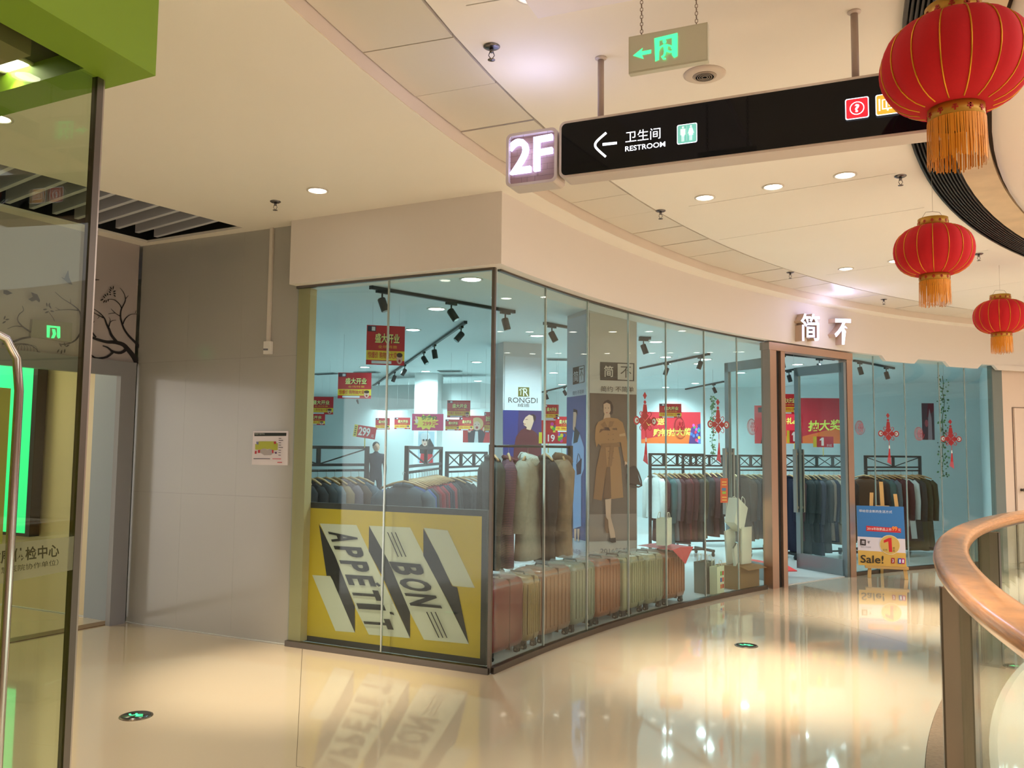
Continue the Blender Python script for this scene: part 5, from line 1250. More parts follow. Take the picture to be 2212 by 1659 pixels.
t, pl, W_, H_, a = panel('wall_poster', 'red poster with a smiling woman left of the door post', 'poster', (1630, 876, 1656, 958), 14.2, .006, mat((190, 30, 44), .5)); a.poly([(0, 0), (W_, 0), (W_, H_), (0, H_)], (206, 54, 62), uv=True); a.poly([(.5*W_, 0), (W_, 0), (W_, .5*H_), (.7*W_, .42*H_)], (60, 40, 50), uv=True); a.ellipse(.9*W_, .45*H_, .28*W_, .12*H_, (220, 180, 164), 14, True); a.poly([(.3*W_, .82*H_), (W_, .82*H_), (W_, .95*H_), (.3*W_, .95*H_)], (60, 60, 66), uv=True); a.build('print', t)
t, pl, W_, H_, a = panel('wall_poster', 'red poster of a laughing woman in a dark suit left of the corner post', 'poster', (1000, 898, 1058, 956), 17.8, .006, mat((190, 30, 44), .5)); a.poly([(0, 0), (W_, 0), (W_, H_), (0, H_)], (206, 34, 46), uv=True)
a.poly([(.2*W_, 0), (.75*W_, 0), (.85*W_, .4*H_), (.62*W_, .5*H_), (.5*W_, .46*H_), (.32*W_, .52*H_), (.18*W_, .4*H_)], (36, 44, 60), uv=True); a.poly([(.42*W_, 0), (.58*W_, 0), (.56*W_, .42*H_), (.46*W_, .42*H_)], (220, 226, 232), uv=True); a.ellipse(.52*W_, .70*H_, .24*W_, .24*H_, (214, 176, 120), 18, True); a.ellipse(.52*W_, .62*H_, .13*W_, .17*H_, (226, 190, 172), 16, True); a.ellipse(.52*W_, .56*H_, .05*W_, .05*H_, (170, 40, 50), 10, True); a.ellipse(.46*W_, .67*H_, .02*W_, .012*H_, (40, 30, 30), 8, True); a.ellipse(.58*W_, .67*H_, .02*W_, .012*H_, (40, 30, 30), 8, True); a.ellipse(.24*W_, .46*H_, .07*W_, .09*H_, (226, 190, 172), 12, True); a.ellipse(.8*W_, .5*H_, .07*W_, .09*H_, (226, 190, 172), 12, True); a.build('print', t)
t, pl, W_, H_, a = panel('wall_poster', 'cutout poster of a woman in sunglasses and red on the white column', 'poster', (903, 932, 938, 1000), 16.2, .006, mat((160, 190, 210), .5)); a.poly([(0, 0), (W_, 0), (W_, H_), (0, H_)], (176, 200, 214), uv=True)
a.poly([(.1*W_, 0), (.95*W_, 0), (.9*W_, .34*H_), (.2*W_, .34*H_)], (190, 24, 40), uv=True); a.poly([(.12*W_, .3*H_), (.9*W_, .28*H_), (.98*W_, .55*H_), (.7*W_, .8*H_), (.1*W_, .55*H_)], (30, 40, 44), uv=True); a.ellipse(.42*W_, .68*H_, .2*W_, .15*H_, (216, 186, 170), 16, True); a.ellipse(.45*W_, .84*H_, .3*W_, .13*H_, (206, 214, 222), 16, True); a.ellipse(.34*W_, .72*H_, .07*W_, .035*H_, (20, 24, 30), 12, True); a.ellipse(.52*W_, .72*H_, .07*W_, .035*H_, (20, 24, 30), 12, True); a.ellipse(.42*W_, .6*H_, .05*W_, .015*H_, (170, 50, 60), 10, True); a.build('print', t)
t, pl, W_, H_, a = panel('wall_poster', 'balloon poster left of the logo column', 'poster', (1165, 908, 1224, 958), 15.0, .006, mat((190, 30, 44), .5)); a.poly([(0, 0), (W_, 0), (W_, H_), (0, H_)], (200, 40, 40), uv=True)
for k in range(26): a.ellipse(W_*(.45+.5*rr.random()), H_*(.08+.8*rr.random()), .06*W_, .08*H_, rr.choice([(220, 60, 160), (60, 130, 210), (240, 210, 60), (90, 180, 60), (240, 120, 40), (70, 60, 180)]), 12, True)
a.build('print', t)
t, pl, W_, H_, a = panel('wall_poster', 'dark pink portrait poster on the right-hand shop wall', 'poster', (1992, 871, 2018, 950), 15.3, .01, mat((90, 50, 66), .5)); a.poly([(0, 0), (W_, 0), (W_, H_), (0, H_)], (86, 60, 74), uv=True); a.poly([(.4*W_, .6*H_), (W_, .8*H_), (W_, H_), (.5*W_, H_)], (110, 20, 50), uv=True); a.poly([(.45*W_, 0), (.8*W_, 0), (.78*W_, .6*H_), (.62*W_, .86*H_), (.5*W_, .6*H_)], (176, 150, 160), uv=True); a.ellipse(.35*W_, .45*H_, .15*W_, .1*H_, (190, 90, 100), 14, True); a.build('print', t)

# ---------------------------------------------------------------- track lights
def track(x0, y0, x1, y1, heads, lb, Yc=None):
    z = ZS-.03
    p, q = onz(x0, y0, z), onz(x1, y1, z)
    d = (q-p).normalized(); n = V((-d.y, d.x, 0))
    t = thing('light_track', 'black lighting track '+lb, 'light track', tuple((p+q)/2), 0, 'lighting tracks')
    MB().box((p+q)/2+Z*.012, d, n, Z, (q-p).length, .035, .03, BLACK).build('rail', t)
    for s, e_ in ((p, -1), (q, 1)): MB().box(s+d*e_*.01+Z*.012, d, n, Z, .02, .04, .034, BLKM).build('end_cap', t)
    hs = sorted(heads, key=lambda h: h[0])
    for i, (hx, hy, tilt, az) in enumerate(hs):
        f = (hx-x0)/(x1-x0) if abs(x1-x0) > 1 else .5
        # point on the track that projects to hx
        best = min(((abs(((p+d*s_)-CAM).dot(CR)/((p+d*s_)-CAM).dot(_fw)*F_PX+W_PX/2-hx), s_) for s_ in [k*(q-p).length/80 for k in range(81)]))[1]
        c = p+d*best
        h_ = thing('track_spotlight', f'black spotlight, {ORD[i]} from left on track {lb}', 'spotlight', tuple(c), 0, 'track spotlights')
        MB().box(c-Z*.012, d, n, Z, .13, .032, .03, BLACK).build('adapter', h_)
        MB().tube([c-Z*.02, c-Z*.09], .008, BLACK, 8).build('stem', h_)
        ax = V((sin(rad(tilt))*cos(rad(az)), sin(rad(tilt))*sin(rad(az)), -cos(rad(tilt)))); j = c-Z*.10
        MB().lathe(j-ax*.03, [(.030, 0), (.038, .01), (.038, .125), (.034, .13)], mat((34, 34, 36), .35), 20, axis=ax).build('lamp_housing', h_)
        MB().lathe(j-ax*.03, [(.033, .1302), (.018, .131)], mat((200, 220, 220), .2, metal=.4), 16, axis=ax).build('lens', h_)
track(804, 624, 1108, 676, [(828, 650, 20, 0), (975, 680, 35, -20), (1090, 692, 15, 0)], 'nearest the left glass')
track(1005, 699, 752, 872, [(993, 722, 40, 200), (938, 764, 10, 0), (915, 783, 35, -30), (876, 804, 30, 200), (852, 820, 20, 200), (818, 832, 25, 0), (772, 860, 25, 0), (760, 866, 25, 0)], 'running diagonally towards the back')
track(1178, 701, 1236, 711, [(1192, 722, 28, 0)], 'left of the logo column'); track(1384, 732, 1402, 733, [(1390, 748, 20, 0)], 'just right of the logo column')
track(1384, 797, 1530, 767, [(1440, 812, 20, 180), (1513, 786, 20, 180)], 'right of the logo column, upper'); track(1384, 861, 1562, 826, [(1397, 862, 30, 0), (1460, 848, 15, 180), (1543, 838, 25, 0)], 'right of the logo column, lower')
track(1172, 848, 1238, 832, [(1180, 855, 20, 0), (1219, 845, 30, 0)], 'between the two poster columns'); track(1680, 766, 1800, 778, [(1690, 778, 10, 0), (1770, 780, 10, 0)], 'over the shop door'); track(1676, 806, 1714, 800, [(1704, 818, 15, 0)], 'behind the door head')
track(1846, 781, 1930, 797, [(1857, 797, 15, 0), (1914, 805, 15, 0)], 'right of the shop door')

# ---------------------------------------------------------------- window decals
DR = mat((188, 24, 40), .55); DP = frosted((196, 60, 70), .55); DPL = frosted((226, 120, 120), .35)
def tangent(px, py):
    p = oncyl(px, py, R_GLASS+.012); a_ = atan2(p.y-CY, p.x-CX); ex = V((-sin(a_), cos(a_), 0))
    if ex.dot(CR) < 0: ex = -ex
    return Plane(p, ex)
for x, y0, y1, lb in ((1393, 846, 1004, 'red paper knot decal on the glass just right of the logo column'), (1551, 862, 1000, 'red paper knot decal on the glass left of the shop door'), (1919, 894, 1002, 'red paper knot decal on the glass above the easel'), (2054, 907, 1011, 'red paper knot decal on the glass at the far right end')):
    pl = tangent(x, (y0+y1)/2); t = thing('window_decal', lb, 'decal', tuple(pl.p0), 0, 'red knot decals'); a = Art(pl, .0); H_ = .70; pl.ex = pl.ex*1.9
    Y0 = H_/2
    a.poly([(0, Y0), (.02, Y0-.035), (0, Y0-.075), (-.02, Y0-.035)], DR, uv=True); a.ellipse(0, Y0-.10, .014, .018, DR, 12, True); a.stroke([(0, Y0-.12), (0, Y0-.2)], .03, .05, DR, True)
    cy = Y0-.28
    for sx, sy in ((1, 0), (-1, 0), (0, 1), (0, -1)): a.poly([(sx*.0+sy*.0, 0+cy), (sx*.04+sy*.035, cy+sy*.05+sx*.035), (sx*.085, cy+sy*.10), (sx*.04-sy*.035, cy+sy*.05-sx*.035)], DR, uv=True)
    for sx in (-1, 1):
        a.ellipse(sx*.085, cy, .030, .042, DR, 16, True); a.ellipse(sx*.085, cy, .018, .026, (214, 226, 230), 14, True); a.ellipse(sx*.08, cy, .008, .012, DR, 10, True)
        for sy in (-1, 1): a.stroke([(sx*.02, cy+sy*.02), (sx*.055, cy+sy*.06), (sx*.045, cy+sy*.09), (sx*.02, cy+sy*.07)], .008, .006, DR, True)
    a.stroke([(0, cy-.10), (0, cy-.16)], .006, .006, DR, True); a.poly([(-.006, cy-.16), (.006, cy-.16), (.008, cy-.20), (-.008, cy-.20)], (220, 220, 224), uv=True)
    a.poly([(-.005, cy-.2), (.006, cy-.2), (.012, cy-.32), (-.018, cy-.32)], DR, uv=True); a.poly([(.012, cy-.32), (-.018, cy-.32), (-.03, cy-.38), (.02, cy-.42)], mat((190, 80, 96), .6), uv=True)
    a.build('printed_film', t)
for x, y, r, lb in ((1467, 925, .115, 'round red paper-cut decal over the left lottery banner'), (1623, 922, .095, 'round red paper-cut decal left of the shop door post'), (1856, 924, .095, 'round red paper-cut decal right of the shop door post'), (1984, 937, .095, 'round red paper-cut decal beside the pink poster')):
    pl = tangent(x, y); t = thing('window_decal', lb, 'decal', tuple(pl.p0), 0, 'round paper-cut decals'); a = Art(pl, .0)
    a.ellipse(0, 0, r, r, DPL, 32, True); n_ = 36
    for k in range(n_): a0, a1 = 2*pi*k/n_, 2*pi*(k+1)/n_; a.poly([(r*cos(a0), r*sin(a0)), (r*cos(a1), r*sin(a1)), (.86*r*cos(a1), .86*r*sin(a1)), (.86*r*cos(a0), .86*r*sin(a0))], DP, uv=True)
    for k in range(6): a0 = 2*pi*k/6; a.ellipse(.45*r*cos(a0), .45*r*sin(a0), .17*r, .2*r, DP, 12, True)
    a.ellipse(0, 0, .2*r, .2*r, DP, 12, True); a.build('printed_film', t)
pl = tangent(1564, 1060); t = thing('window_sticker', 'orange vertical notice stuck inside the glass left of the shop door', 'sticker', tuple(pl.p0)); a = Art(pl, .0); q = [pl.px(*p) for p in ((1556, 1086), (1572, 1086), (1572, 1033), (1556, 1033))]
a.poly(q, mat((222, 84, 34), .6), uv=True); a.rect(1559, 1054, 1568, 1060, (60, 120, 170)); a.rect(1560, 1062, 1568, 1067, (150, 190, 60))
for y in (1040, 1046, 1073, 1079): a.rect(1559, y, 1569, y+2.4, (246, 190, 90))
a.build('print', t)

# ---------------------------------------------------------------- trailing vines
LEAF = [mat(c, .6) for c in ((70, 120, 70), (90, 140, 84), (56, 96, 60))]
def vine(x, y0, y1, Y, lb, wpx=14):
    p0, p1 = atd(x, y0, Y), atd(x, y1, Y); t = thing('hanging_vine', lb, 'plant', tuple(p1)); rg = random.Random(x); pth = [p0+(p1-p0)*k/12+V((rg.uniform(-.02, .02), 0, 0)) for k in range(13)]
    MB().tube(pth, .005, mat((70, 90, 50), .7), 5).build('stem', t); m = MB(); ww = wpx*Y/F_PX/2
    for k in range(120):
        c = p0+(p1-p0)*rg.random()+V((rg.uniform(-ww, ww), rg.uniform(-.04, .04), 0)); s = rg.uniform(.025, .05); a_ = rg.uniform(0, 6.28); u = V((cos(a_), rg.uniform(-.5, .5), sin(a_))).normalized(); v_ = u.cross(V((rg.uniform(-.3, .3), 1, 0))).normalized()
        m.add([c, c+u*s*.5+v_*s*.4, c+u*s, c+u*s*.5-v_*s*.4], [(0, 1, 2, 3)], rg.choice(LEAF))
    m.build('leaves', t, kind='stuff')
    m = MB(); m.tube([p0, V((p0.x, p0.y, ZS))], .0015, STEEL, 4); m.build('hanging_cord', t)
vine(1540, 856, 1000, 15.2, 'thin trailing green vine hanging behind the middle paper knot', 9); vine(2038, 812, 1030, 13.6, 'thick trailing green vine hanging at the right end of the shop', 20)

# ---------------------------------------------------------------- suitcases
WRAP = frosted((214, 220, 220), .2)
def suitcase(xl, xr, yt, rgb, label, ribs=True, R0=14.14, dep=.32):
    p, q = oncyl(xl, 1300, R0), oncyl(xr, 1300, R0); zt = oncyl((xl+xr)/2, yt, R0).z; p.z = q.z = 0
    d = (q-p).normalized(); n = V((-d.y, d.x, 0)); n = n if n.dot(CAM-p) < 0 else -n; W_ = (q-p).length-.008; c = (p+q)/2+n*dep/2; H_ = zt-.02
    rz = atan2(d.y, d.x); t = thing('suitcase', label, 'suitcase', tuple(c), rz, 'suitcases in the window')
    if V((-sin(rz), cos(rz), 0)).dot(n) < 0: pass
    rgb = tuple(int(c*.76) for c in rgb); SM = mat(rgb, .33, metal=.15, coat=.3); z0 = .065; w2, d2_ = W_/2, dep/2; r = min(.05, w2*.45)
    sh = MB(); sh.bbox(-w2, w2, -d2_, d2_, z0, H_, SM, r); sh.build('shell', t, local=True)
    m = MB()
    if ribs:
        for k in range(7):
            x = -w2*.78+w2*1.56*k/6
            for s in (-1, 1): m.abox(x-.005, x+.005, s*d2_-.004, s*d2_+.004, z0+.06, H_-.06, SM)
        for k in range(9):
            y = -d2_*.8+d2_*1.6*k/8
            for s in (-1, 1): m.abox(s*w2-.004, s*w2+.004, y-.005, y+.005, z0+.06, H_-.06, SM)
        m.build('ribs', t, local=True)
    m = MB(); m.bbox(-.004, .004, -d2_-.002, d2_+.002, z0-.002, H_+.002, mat(tuple(int(c*.7) for c in rgb), .5), .002); m.build('zip_seam', t, local=True)
    for sx in (-1, 1):
        for sy in (-1, 1):
            w_ = MB(); cx_, cy_ = sx*(w2-.04), sy*(d2_-.05); w_.abox(cx_-.018, cx_+.018, cy_-.018, cy_+.018, .04, .07, BLACK)
            for o in (-.013, .013): w_.lathe((cx_+o-.006, cy_, .026), [(.018, 0), (.024, .002), (.024, .010), (.018, .012)], BLKM, 14, axis=(1, 0, 0)); w_.lathe((cx_+o-.0065, cy_, .026), [(.010, 0), (.010, .013)], mat((150, 144, 132), .4), 10, axis=(1, 0, 0))
            w_.build('wheel', t, local=True)
    m = MB(); m.tube([(0, -.07, H_-.005), (0, -.06, H_+.022), (0, .06, H_+.022), (0, .07, H_-.005)], .008, BLACK, 8); m.abox(-.02, .02, -.10, .10, H_-.002, H_+.004, mat((150, 140, 120), .4)); m.build('carry_handle', t, local=True)
    rg = random.Random(int(xl)); m = MB(); k = 7; vs = []; 
    for i in range(k):
        for j in range(k): e_ = (i in (0, k-1)) or (j in (0, k-1)); vs.append((w2*1.06*(2*i/(k-1)-1)*(1 if not e_ else 1.0), d2_*1.04*(2*j/(k-1)-1), H_+(.004 if e_ else rg.uniform(.012, .045))-(.05 if e_ else 0)))
    m.add(vs, [(i*k+j, (i+1)*k+j, (i+1)*k+j+1, i*k+j+1) for i in range(k-1) for j in range(k-1)], WRAP); m.build('plastic_wrap', t, local=True)
    return c, H_, d, n
suitcase(1066, 1135, 1246, (150, 48, 40), 'dark red hard suitcase, first in the row beside the corner post', False)
suitcase(1137, 1170, 1238, (196, 152, 88), 'slim gold suitcase beside the dark red one'); suitcase(1173, 1237, 1222, (192, 128, 92), 'ribbed rose gold suitcase, third in the row from the corner')
suitcase(1239, 1289, 1211, (180, 172, 142), 'pale champagne suitcase between two rose gold ones'); suitcase(1291, 1344, 1203, (202, 116, 70), 'ribbed copper suitcase in the middle of the row'); suitcase(1347, 1361, 1200, (206, 190, 140), 'slim cream suitcase right of the copper one', False)
suitcase(1362, 1396, 1196, (200, 188, 140), 'cream suitcase, left one of the matching pair'); suitcase(1398, 1436, 1192, (200, 188, 142), 'cream suitcase, right one of the matching pair'); cS, hS, dS, nS = suitcase(1440, 1483, 1187, (206, 122, 74), 'orange-pink suitcase at the right end of the row with a bag on top')

def bag(c, rz, w_, d_, h_, rgb, label, tilt=0, handles=True, name='paper_bag'):
    t = thing(name, label, 'bag', tuple(c), rz); t.matrix_basis = t.matrix_basis @ Matrix.Rotation(tilt, 4, 'Y'); m = MB(); M_ = mat(rgb, .6); b_ = .95
    vs = [(-w_/2*b_, -d_/2, 0), (w_/2*b_, -d_/2, 0), (w_/2*b_, d_/2, 0), (-w_/2*b_, d_/2, 0), (-w_/2, -d_/2, h_), (w_/2, -d_/2, h_*1.01), (w_/2, d_/2, h_), (-w_/2, d_/2, h_*.99), (-w_/2*.97, 0, h_*.55), (w_/2*.97, 0, h_*.55), (-w_/2*.985, -d_*.1, h_*.99), (w_/2*.985, -d_*.1, h_)]
    m.add(vs, [(0, 1, 5, 4), (2, 3, 7, 6), (0, 3, 2, 1), (1, 9, 11, 5), (1, 2, 9), (2, 6, 11, 9), (3, 0, 8), (0, 4, 10, 8), (3, 8, 10, 7)], M_); m.build('bag_body', t, local=True)
    if handles:
        for s in (-1, 1):
            m = MB(); m.tube([(-w_*.18, s*d_*.5, h_*.97), (-w_*.17, s*d_*.45, h_*1.16), (-w_*.1, s*d_*.42, h_*1.22), (w_*.1, s*d_*.42, h_*1.22), (w_*.17, s*d_*.45, h_*1.16), (w_*.18, s*d_*.5, h_*.97)], .004, mat((226, 222, 206), .6), 6); m.build('handle', t, local=True)
    return t
rzS = atan2(dS.y, dS.x)
# red cloth and bag on the last suitcase
t = thing('folded_cloth', 'red cloth in clear wrap draped over the rightmost suitcase', 'cloth', tuple(cS+Z*(hS+.035)), rzS)
m = MB(); m.add([(-.20, -.24, .0), (.24, -.22, .0), (.26, .2, .01), (-.18, .2, .01), (.05, -.235, -.16), (.0, -.20, .012), (.15, -.235, -.05)], [(0, 5, 2, 3), (5, 1, 2), (5, 4, 6, 1), (0, 4, 5)], mat((200, 50, 60), .6)); m.build('cloth', t, local=True)
m = MB(); m.add([(-.26, -.25, .02), (.32, -.22, .018), (.30, .15, .025), (-.24, .18, .02)], [(0, 1, 2, 3)], WRAP); m.build('wrapper', t, local=True)
bag(cS+Z*(hS+.066)-dS*.06-nS*.05, rzS+.3, .21, .11, .27, (226, 222, 200), 'white paper bag standing on the rightmost suitcase')
# cardboard box and heap of bags
pb = oncyl(1594, 1283, R_GLASS+.25); pb.z = 0; db = V((-sin(rad(133.6)), cos(rad(133.6)), 0)); rb = atan2(-db.y, -db.x)
t = thing('cardboard_box', 'brown cardboard box under the heap of white paper bags', 'box', tuple(pb), rb); CB = mat((150, 110, 68), .8, noise=.06, scale=10)
m = MB(); m.abox(-.20, .20, -.16, .16, 0.01, .27, CB); m.build('carton', t, local=True)
for s in (-1, 1): m = MB(); m.add([(-.2, s*.16, .27), (.2, s*.16, .27), (.2, s*.26, .24), (-.2, s*.26, .24)], [(0, 1, 2, 3)], CB); m.build('flap', t, local=True)
for i, (dx, dy, dz, w_, d_, h_, tl, yaw, lb) in enumerate(((.08, -.06, .272, .26, .02, .42, .04, .1, 'upright flattened white paper bag on the cardboard box, front one'), (.10, .0, .272, .24, .02, .36, .14, .05, 'flattened white paper bag standing behind the front one on the box'), (-.03, .06, .272, .24, .02, .40, -.12, .1, 'flattened white paper bag leaning left on the cardboard box'), (-.16, -.08, .30, .15, .03, .22, -.35, .3, 'small grey-white paper bag sliding off the left of the heap'))):
    bag(pb+V((cos(rb)*dx-sin(rb)*dy, sin(rb)*dx+cos(rb)*dy, dz)), rb+yaw, w_, d_, h_, (222-6*i, 216-5*i, 196-3*i), lb, tl, False)
bag(pb+V((cos(rb)*-.10-sin(rb)*-.02, sin(rb)*-.10+cos(rb)*-.02, .70)), rb+.15, .30, .12, .30, (226, 222, 204), 'large white paper bag tipped over on top of the heap', .45, True)
# small white bag with colour squares
pc = oncyl(1549, 1293, R_GLASS+.14); pc.z = .01; t = bag(pc, rb+.1, .17, .09, .30, (216, 212, 176), 'small white shopping bag printed with coloured squares, standing on the floor')
m = MB()
for k, (x, z, c_) in enumerate(((-.01, .20, (120, 170, 60)), (.035, .20, (200, 60, 40)), (-.012, .13, (50, 80, 150)), (.035, .13, (210, 70, 50)), (-.01, .06, (220, 110, 40)), (.035, .06, (200, 60, 40)))): m.abox(x, x+.035, -.0475, -.046, z, z+.045, mat(c_, .6))
m.build('printed_squares', t, local=True)
pg = oncyl(1522, 1300, R_GLASS+.28); pg.z = .01; bag(pg, rb, .20, .14, .34, (112, 112, 98), 'dull grey paper bag beside the printed one, half in shadow', .0, True)
# red mat inside the door
p = onz(1660, 1224, .006); t = thing('door_mat', 'thin red mat on the shop floor just inside the door', 'mat', tuple(p)); m = MB(); q = [onz(x, y, .01) for x, y in ((1612, 1236), (1722, 1234), (1700, 1222), (1610, 1206))]; m.prism([p_+Z*.0 for p_ in q], (0, 0, .008), mat((196, 40, 36), .85)); m.build('pile', t)

# ---------------------------------------------------------------- easel sign
pE = onz(1916, 1250, 0); fxE = (onz(1958, 1252, 0)-onz(1878, 1248, 0)); fxE.z = 0; fxE.normalize(); bkE = V((-fxE.y, fxE.x, 0)); EW = mat((206, 164, 100), .5, noise=.05, scale=20)
t = thing('display_easel', 'light wooden easel holding the sale board outside the shop door', 'easel', tuple(pE))
zE = lambda y, x=1916: atd(x, y, pE.y).z
u_l, u_r = (onz(1878, 1248, 0)-pE).dot(fxE), (onz(1958, 1252, 0)-pE).dot(fxE)
for (ub_, ut_, yt_, nm) in ((u_l, u_l+.065, 1066, 'leg'), (u_r, u_r-.085, 1068, 'leg')):
    a_ = pE+fxE*ub_+Z*.0; b_ = pE+fxE*ut_+bkE*.16+Z*zE(yt_); dd_ = (b_-a_).normalized(); MB().box((a_+b_)/2, fxE, dd_, fxE.cross(dd_), .042, (b_-a_).length, .018, EW).build(nm, t)
a_ = pE+bkE*.50+fxE*.0; b_ = pE+bkE*.18+Z*zE(1100); dd_ = (b_-a_).normalized(); MB().box((a_+b_)/2, fxE, dd_, fxE.cross(dd_), .035, (b_-a_).length, .018, EW).build('rear_leg', t)
a_ = pE+bkE*.085+Z*.30-fxE*.0; b_ = pE+bkE*.20+Z*zE(1042, 1905)-fxE*.02; dd_ = (b_-a_).normalized(); MB().box((a_+b_)/2, fxE, dd_, fxE.cross(dd_), .045, (b_-a_).length, .02, EW).build('mast', t)
zs_ = zE(1226); MB().box(pE+Z*zs_+bkE*.015, fxE, bkE, Z, .50, .08, .03, EW).build('shelf', t)
MB().box(pE+Z*zE(1095)+bkE*.12+fxE*-.02, fxE, bkE, Z, .16, .05, .016, EW).build('top_clamp', t)
ey_ = (bkE*.13+Z*1.0).normalized(); sb = Plane(pE+Z*(zs_+.016)-bkE*.004, fxE, ey_)
t = thing('sale_board', 'blue, white and orange sale board resting on the wooden easel', 'sign board', tuple(sb.p0))
def f6(p): return (1830+p[0]*180/1194, 1020+p[1]*250/1659)
qs = [sb.px(*f6(p)) for p in ((172, 1335), (858, 1345), (800, 490), (122, 482))]; zt_ = (qs[2][1]+qs[3][1])/2; ulb, urb, ult, urt = qs[0][0], qs[1][0], qs[3][0], qs[2][0]
ul_, ur_ = (ulb+ult)/2, (urb+urt)/2
MB().prism([sb.w(u, v, 0) for u, v in ((ul_, .0), (ur_, .0), (ur_, zt_), (ul_, zt_))], -sb.n*sb.flip*.008, mat((226, 226, 226), .5)).build('board', t)
def e6(x, y):
    """board coordinates from fractions"""
    return (ul_+(ur_-ul_)*x, zt_*(1-y))
def E6(p):  # crop pixels -> fraction inside the leaning board
    yf = (p[1]-485)/(1335-485); xl_ = 122+(172-122)*yf; xr_ = 800+(858-800)*yf; return e6((p[0]-xl_)/(xr_-xl_), yf)
a = Art(sb, .001); BL_, WH_, OR_ = (50, 118, 186), (226, 216, 226), (222, 176, 84)
a.poly([E6(p) for p in ((122, 485), (800, 485), (830, 942), (150, 930))], BL_, uv=True); a.poly([E6(p) for p in ((150, 930), (830, 942), (843, 1140), (160, 1125))], WH_, uv=True); a.poly([E6(p) for p in ((160, 1125), (843, 1140), (858, 1335), (172, 1335))], OR_, uv=True)
a.text('带给您全新的生活方式', E6((162, 580)), E6((638, 585)), E6((162, 540)), (216, 226, 240), .01, uv=True)
a.poly([E6(p) for p in ((272, 772), (770, 795), (770, 858), (272, 848))], (206, 34, 44), uv=True); a.ellipse(*E6((680, 795)), .04, .02, (206, 34, 44), 14, True); a.text('2016年秋新品上市', E6((285, 832)), E6((635, 838)), E6((285, 790)), (240, 225, 225), .01, uv=True); a.text('99', E6((640, 835)), E6((715, 835)), E6((640, 768)), (240, 150, 60), .03, uv=True); a.text('元', E6((725, 840)), E6((765, 840)), E6((725, 800)), (240, 225, 225), 0, uv=True)
ex_, ey2 = E6((615, 1032)); rx_ = abs(E6((762, 1032))[0]-ex_); ry_ = abs(E6((615, 895))[1]-ey2)
a.ellipse(ex_, ey2, rx_, ry_, (240, 226, 196), 28, True); a.ellipse(ex_, ey2, rx_*.95, ry_*.95, (216, 176, 92), 28, True)
a.poly([E6(p) for p in ((598, 935), (636, 930), (652, 1132), (606, 1132), (592, 985), (530, 1008), (526, 972))], (214, 24, 34), uv=True); a.text('全场', E6((515, 1120)), E6((580, 1120)), E6((515, 1092)), (90, 70, 40), 0, uv=True); a.text('折', E6((658, 1090)), E6((690, 1090)), E6((658, 1060)), (90, 70, 40), 0, uv=True); a.text('起', E6((658, 1128)), E6((690, 1128)), E6((658, 1098)), (90, 70, 40), 0, uv=True)
a.poly([E6(p) for p in ((188, 965), (270, 970), (272, 1055), (192, 1052))], (50, 36, 36), uv=True); a.text('简', E6((208, 1038)), E6((254, 1038)), E6((208, 985)), (220, 212, 220), .01, uv=True); a.text('不', E6((292, 1028)), E6((335, 1028)), E6((292, 990)), (60, 50, 50), .01, uv=True); a.text('简约 不简单', E6((200, 1088)), E6((345, 1088)), E6((200, 1068)), (130, 120, 130), 0, uv=True)
a.text('Sale!', E6((200, 1300)), E6((530, 1300)), E6((200, 1190)), (44, 36, 26), .01, uv=True)
for x, c_ in ((640, (170, 30, 40)), (735, (50, 70, 170)), (782, (190, 30, 120))): a.poly([E6(p) for p in ((x, 1215), (x+48, 1215), (x+48, 1290), (x, 1290))], c_, uv=True)
for x, s_ in ((652, '3'), (752, '1'), (796, '1')): a.text(s_, E6((x, 1278)), E6((x+22, 1278)), E6((x, 1230)), (240, 236, 240), .02, uv=True)
a.build('print', t)

# ---------------------------------------------------------------- person in the shop
pp = atd(812, 990, 20.0); pp.z = .008
t = thing('person', 'person in dark clothes standing behind the leftmost rack, head turned left', 'person', tuple(pp), .4)
def skin(name, verts, edges, radii, m, parent, root=0):
    me = bpy.data.meshes.new(name); me.from_pydata(verts, edges, []); o = bpy.data.objects.new(name, me); COL.objects.link(o)
    md = o.modifiers.new('s', 'SKIN'); 
    for i, r in enumerate(radii): me.skin_vertices[0].data[i].radius = r if isinstance(r, tuple) else (r, r)
    me.skin_vertices[0].data[root].use_root = True; o.modifiers.new('u', 'SUBSURF').levels = 1
    dg = bpy.context.evaluated_depsgraph_get(); m2_ = bpy.data.meshes.new_from_object(o.evaluated_get(dg)); bpy.data.objects.remove(o); m2_.materials.clear(); m2_.materials.append(m)
    m2_.polygons.foreach_set('use_smooth', [True]*len(m2_.polygons)); o = bpy.data.objects.new(name, m2_); COL.objects.link(o); o.parent = parent; return o
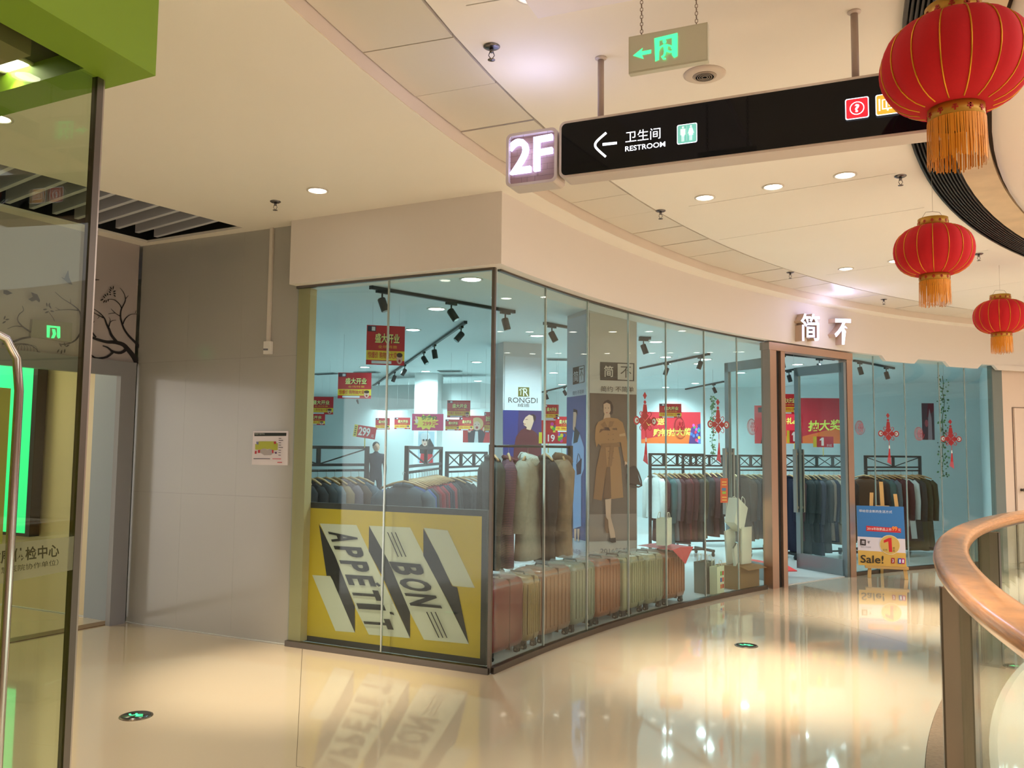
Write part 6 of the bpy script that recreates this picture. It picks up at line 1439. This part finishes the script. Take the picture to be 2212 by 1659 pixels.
bv = [(0, 0, .95), (0, 0, 1.12), (0, 0, 1.32), (0, 0, 1.43), (0, 0, 1.50), (-.17, 0, 1.38), (-.23, .02, 1.12), (-.20, -.12, .95), (.17, 0, 1.38), (.23, .02, 1.12), (.20, -.10, .92), (-.09, 0, .88), (-.10, -.01, .50), (-.10, .01, .09), (-.10, -.10, .04), (.09, 0, .88), (.10, -.01, .50), (.10, .01, .09), (.10, -.10, .04)]
be = [(0, 1), (1, 2), (2, 3), (3, 4), (2, 5), (5, 6), (6, 7), (2, 8), (8, 9), (9, 10), (0, 11), (11, 12), (12, 13), (13, 14), (0, 15), (15, 16), (16, 17), (17, 18)]
skin('body', bv, be, [(.15, .10), (.14, .10), (.16, .10), (.06, .06), (.055, .055), .065, .048, .035, .065, .048, .035, .085, .062, .042, .035, .085, .062, .042, .035], mat((36, 38, 48), .85), t)
m = MB(); m.ell((0, -.015, 1.585), .074, .09, .11, mat((196, 150, 122), .6), 16, 10); m.ell((0, -.105, 1.575), .012, .02, .018, mat((196, 150, 122), .6), 8, 6)
for s in (-1, 1): m.ell((s*.03, -.095, 1.595), .010, .006, .006, mat((30, 24, 22), .4), 8, 5); m.ell((s*.075, 0, 1.58), .012, .02, .03, mat((196, 150, 122), .6), 8, 6)
m.ell((0, -.098, 1.535), .022, .006, .006, mat((150, 70, 64), .5), 8, 5); m.build('head', t, local=True)
m = MB(); m.ell((0, .015, 1.625), .085, .098, .092, mat((22, 20, 20), .7), 16, 10); m.build('hair', t, local=True)
for s in (-1, 1):
    m = MB(); hp_ = V((s*.20, -.13 if s < 0 else -.11, .90)); SKM = mat((196, 150, 122), .6); m.ell(hp_, .018, .03, .04, SKM, 8, 6)
    for k in range(4): m.tube([hp_+V((0, -.022+.015*k, -.03)), hp_+V((0, -.024+.015*k, -.065)), hp_+V((-s*.01, -.022+.015*k, -.085+.004*abs(k-1))) ], [.008, .007, .006], SKM, 6)
    m.tube([hp_+V((0, -.025, 0)), hp_+V((-s*.005, -.045, -.03))], [.009, .007], SKM, 6); m.build('hand', t, local=True)
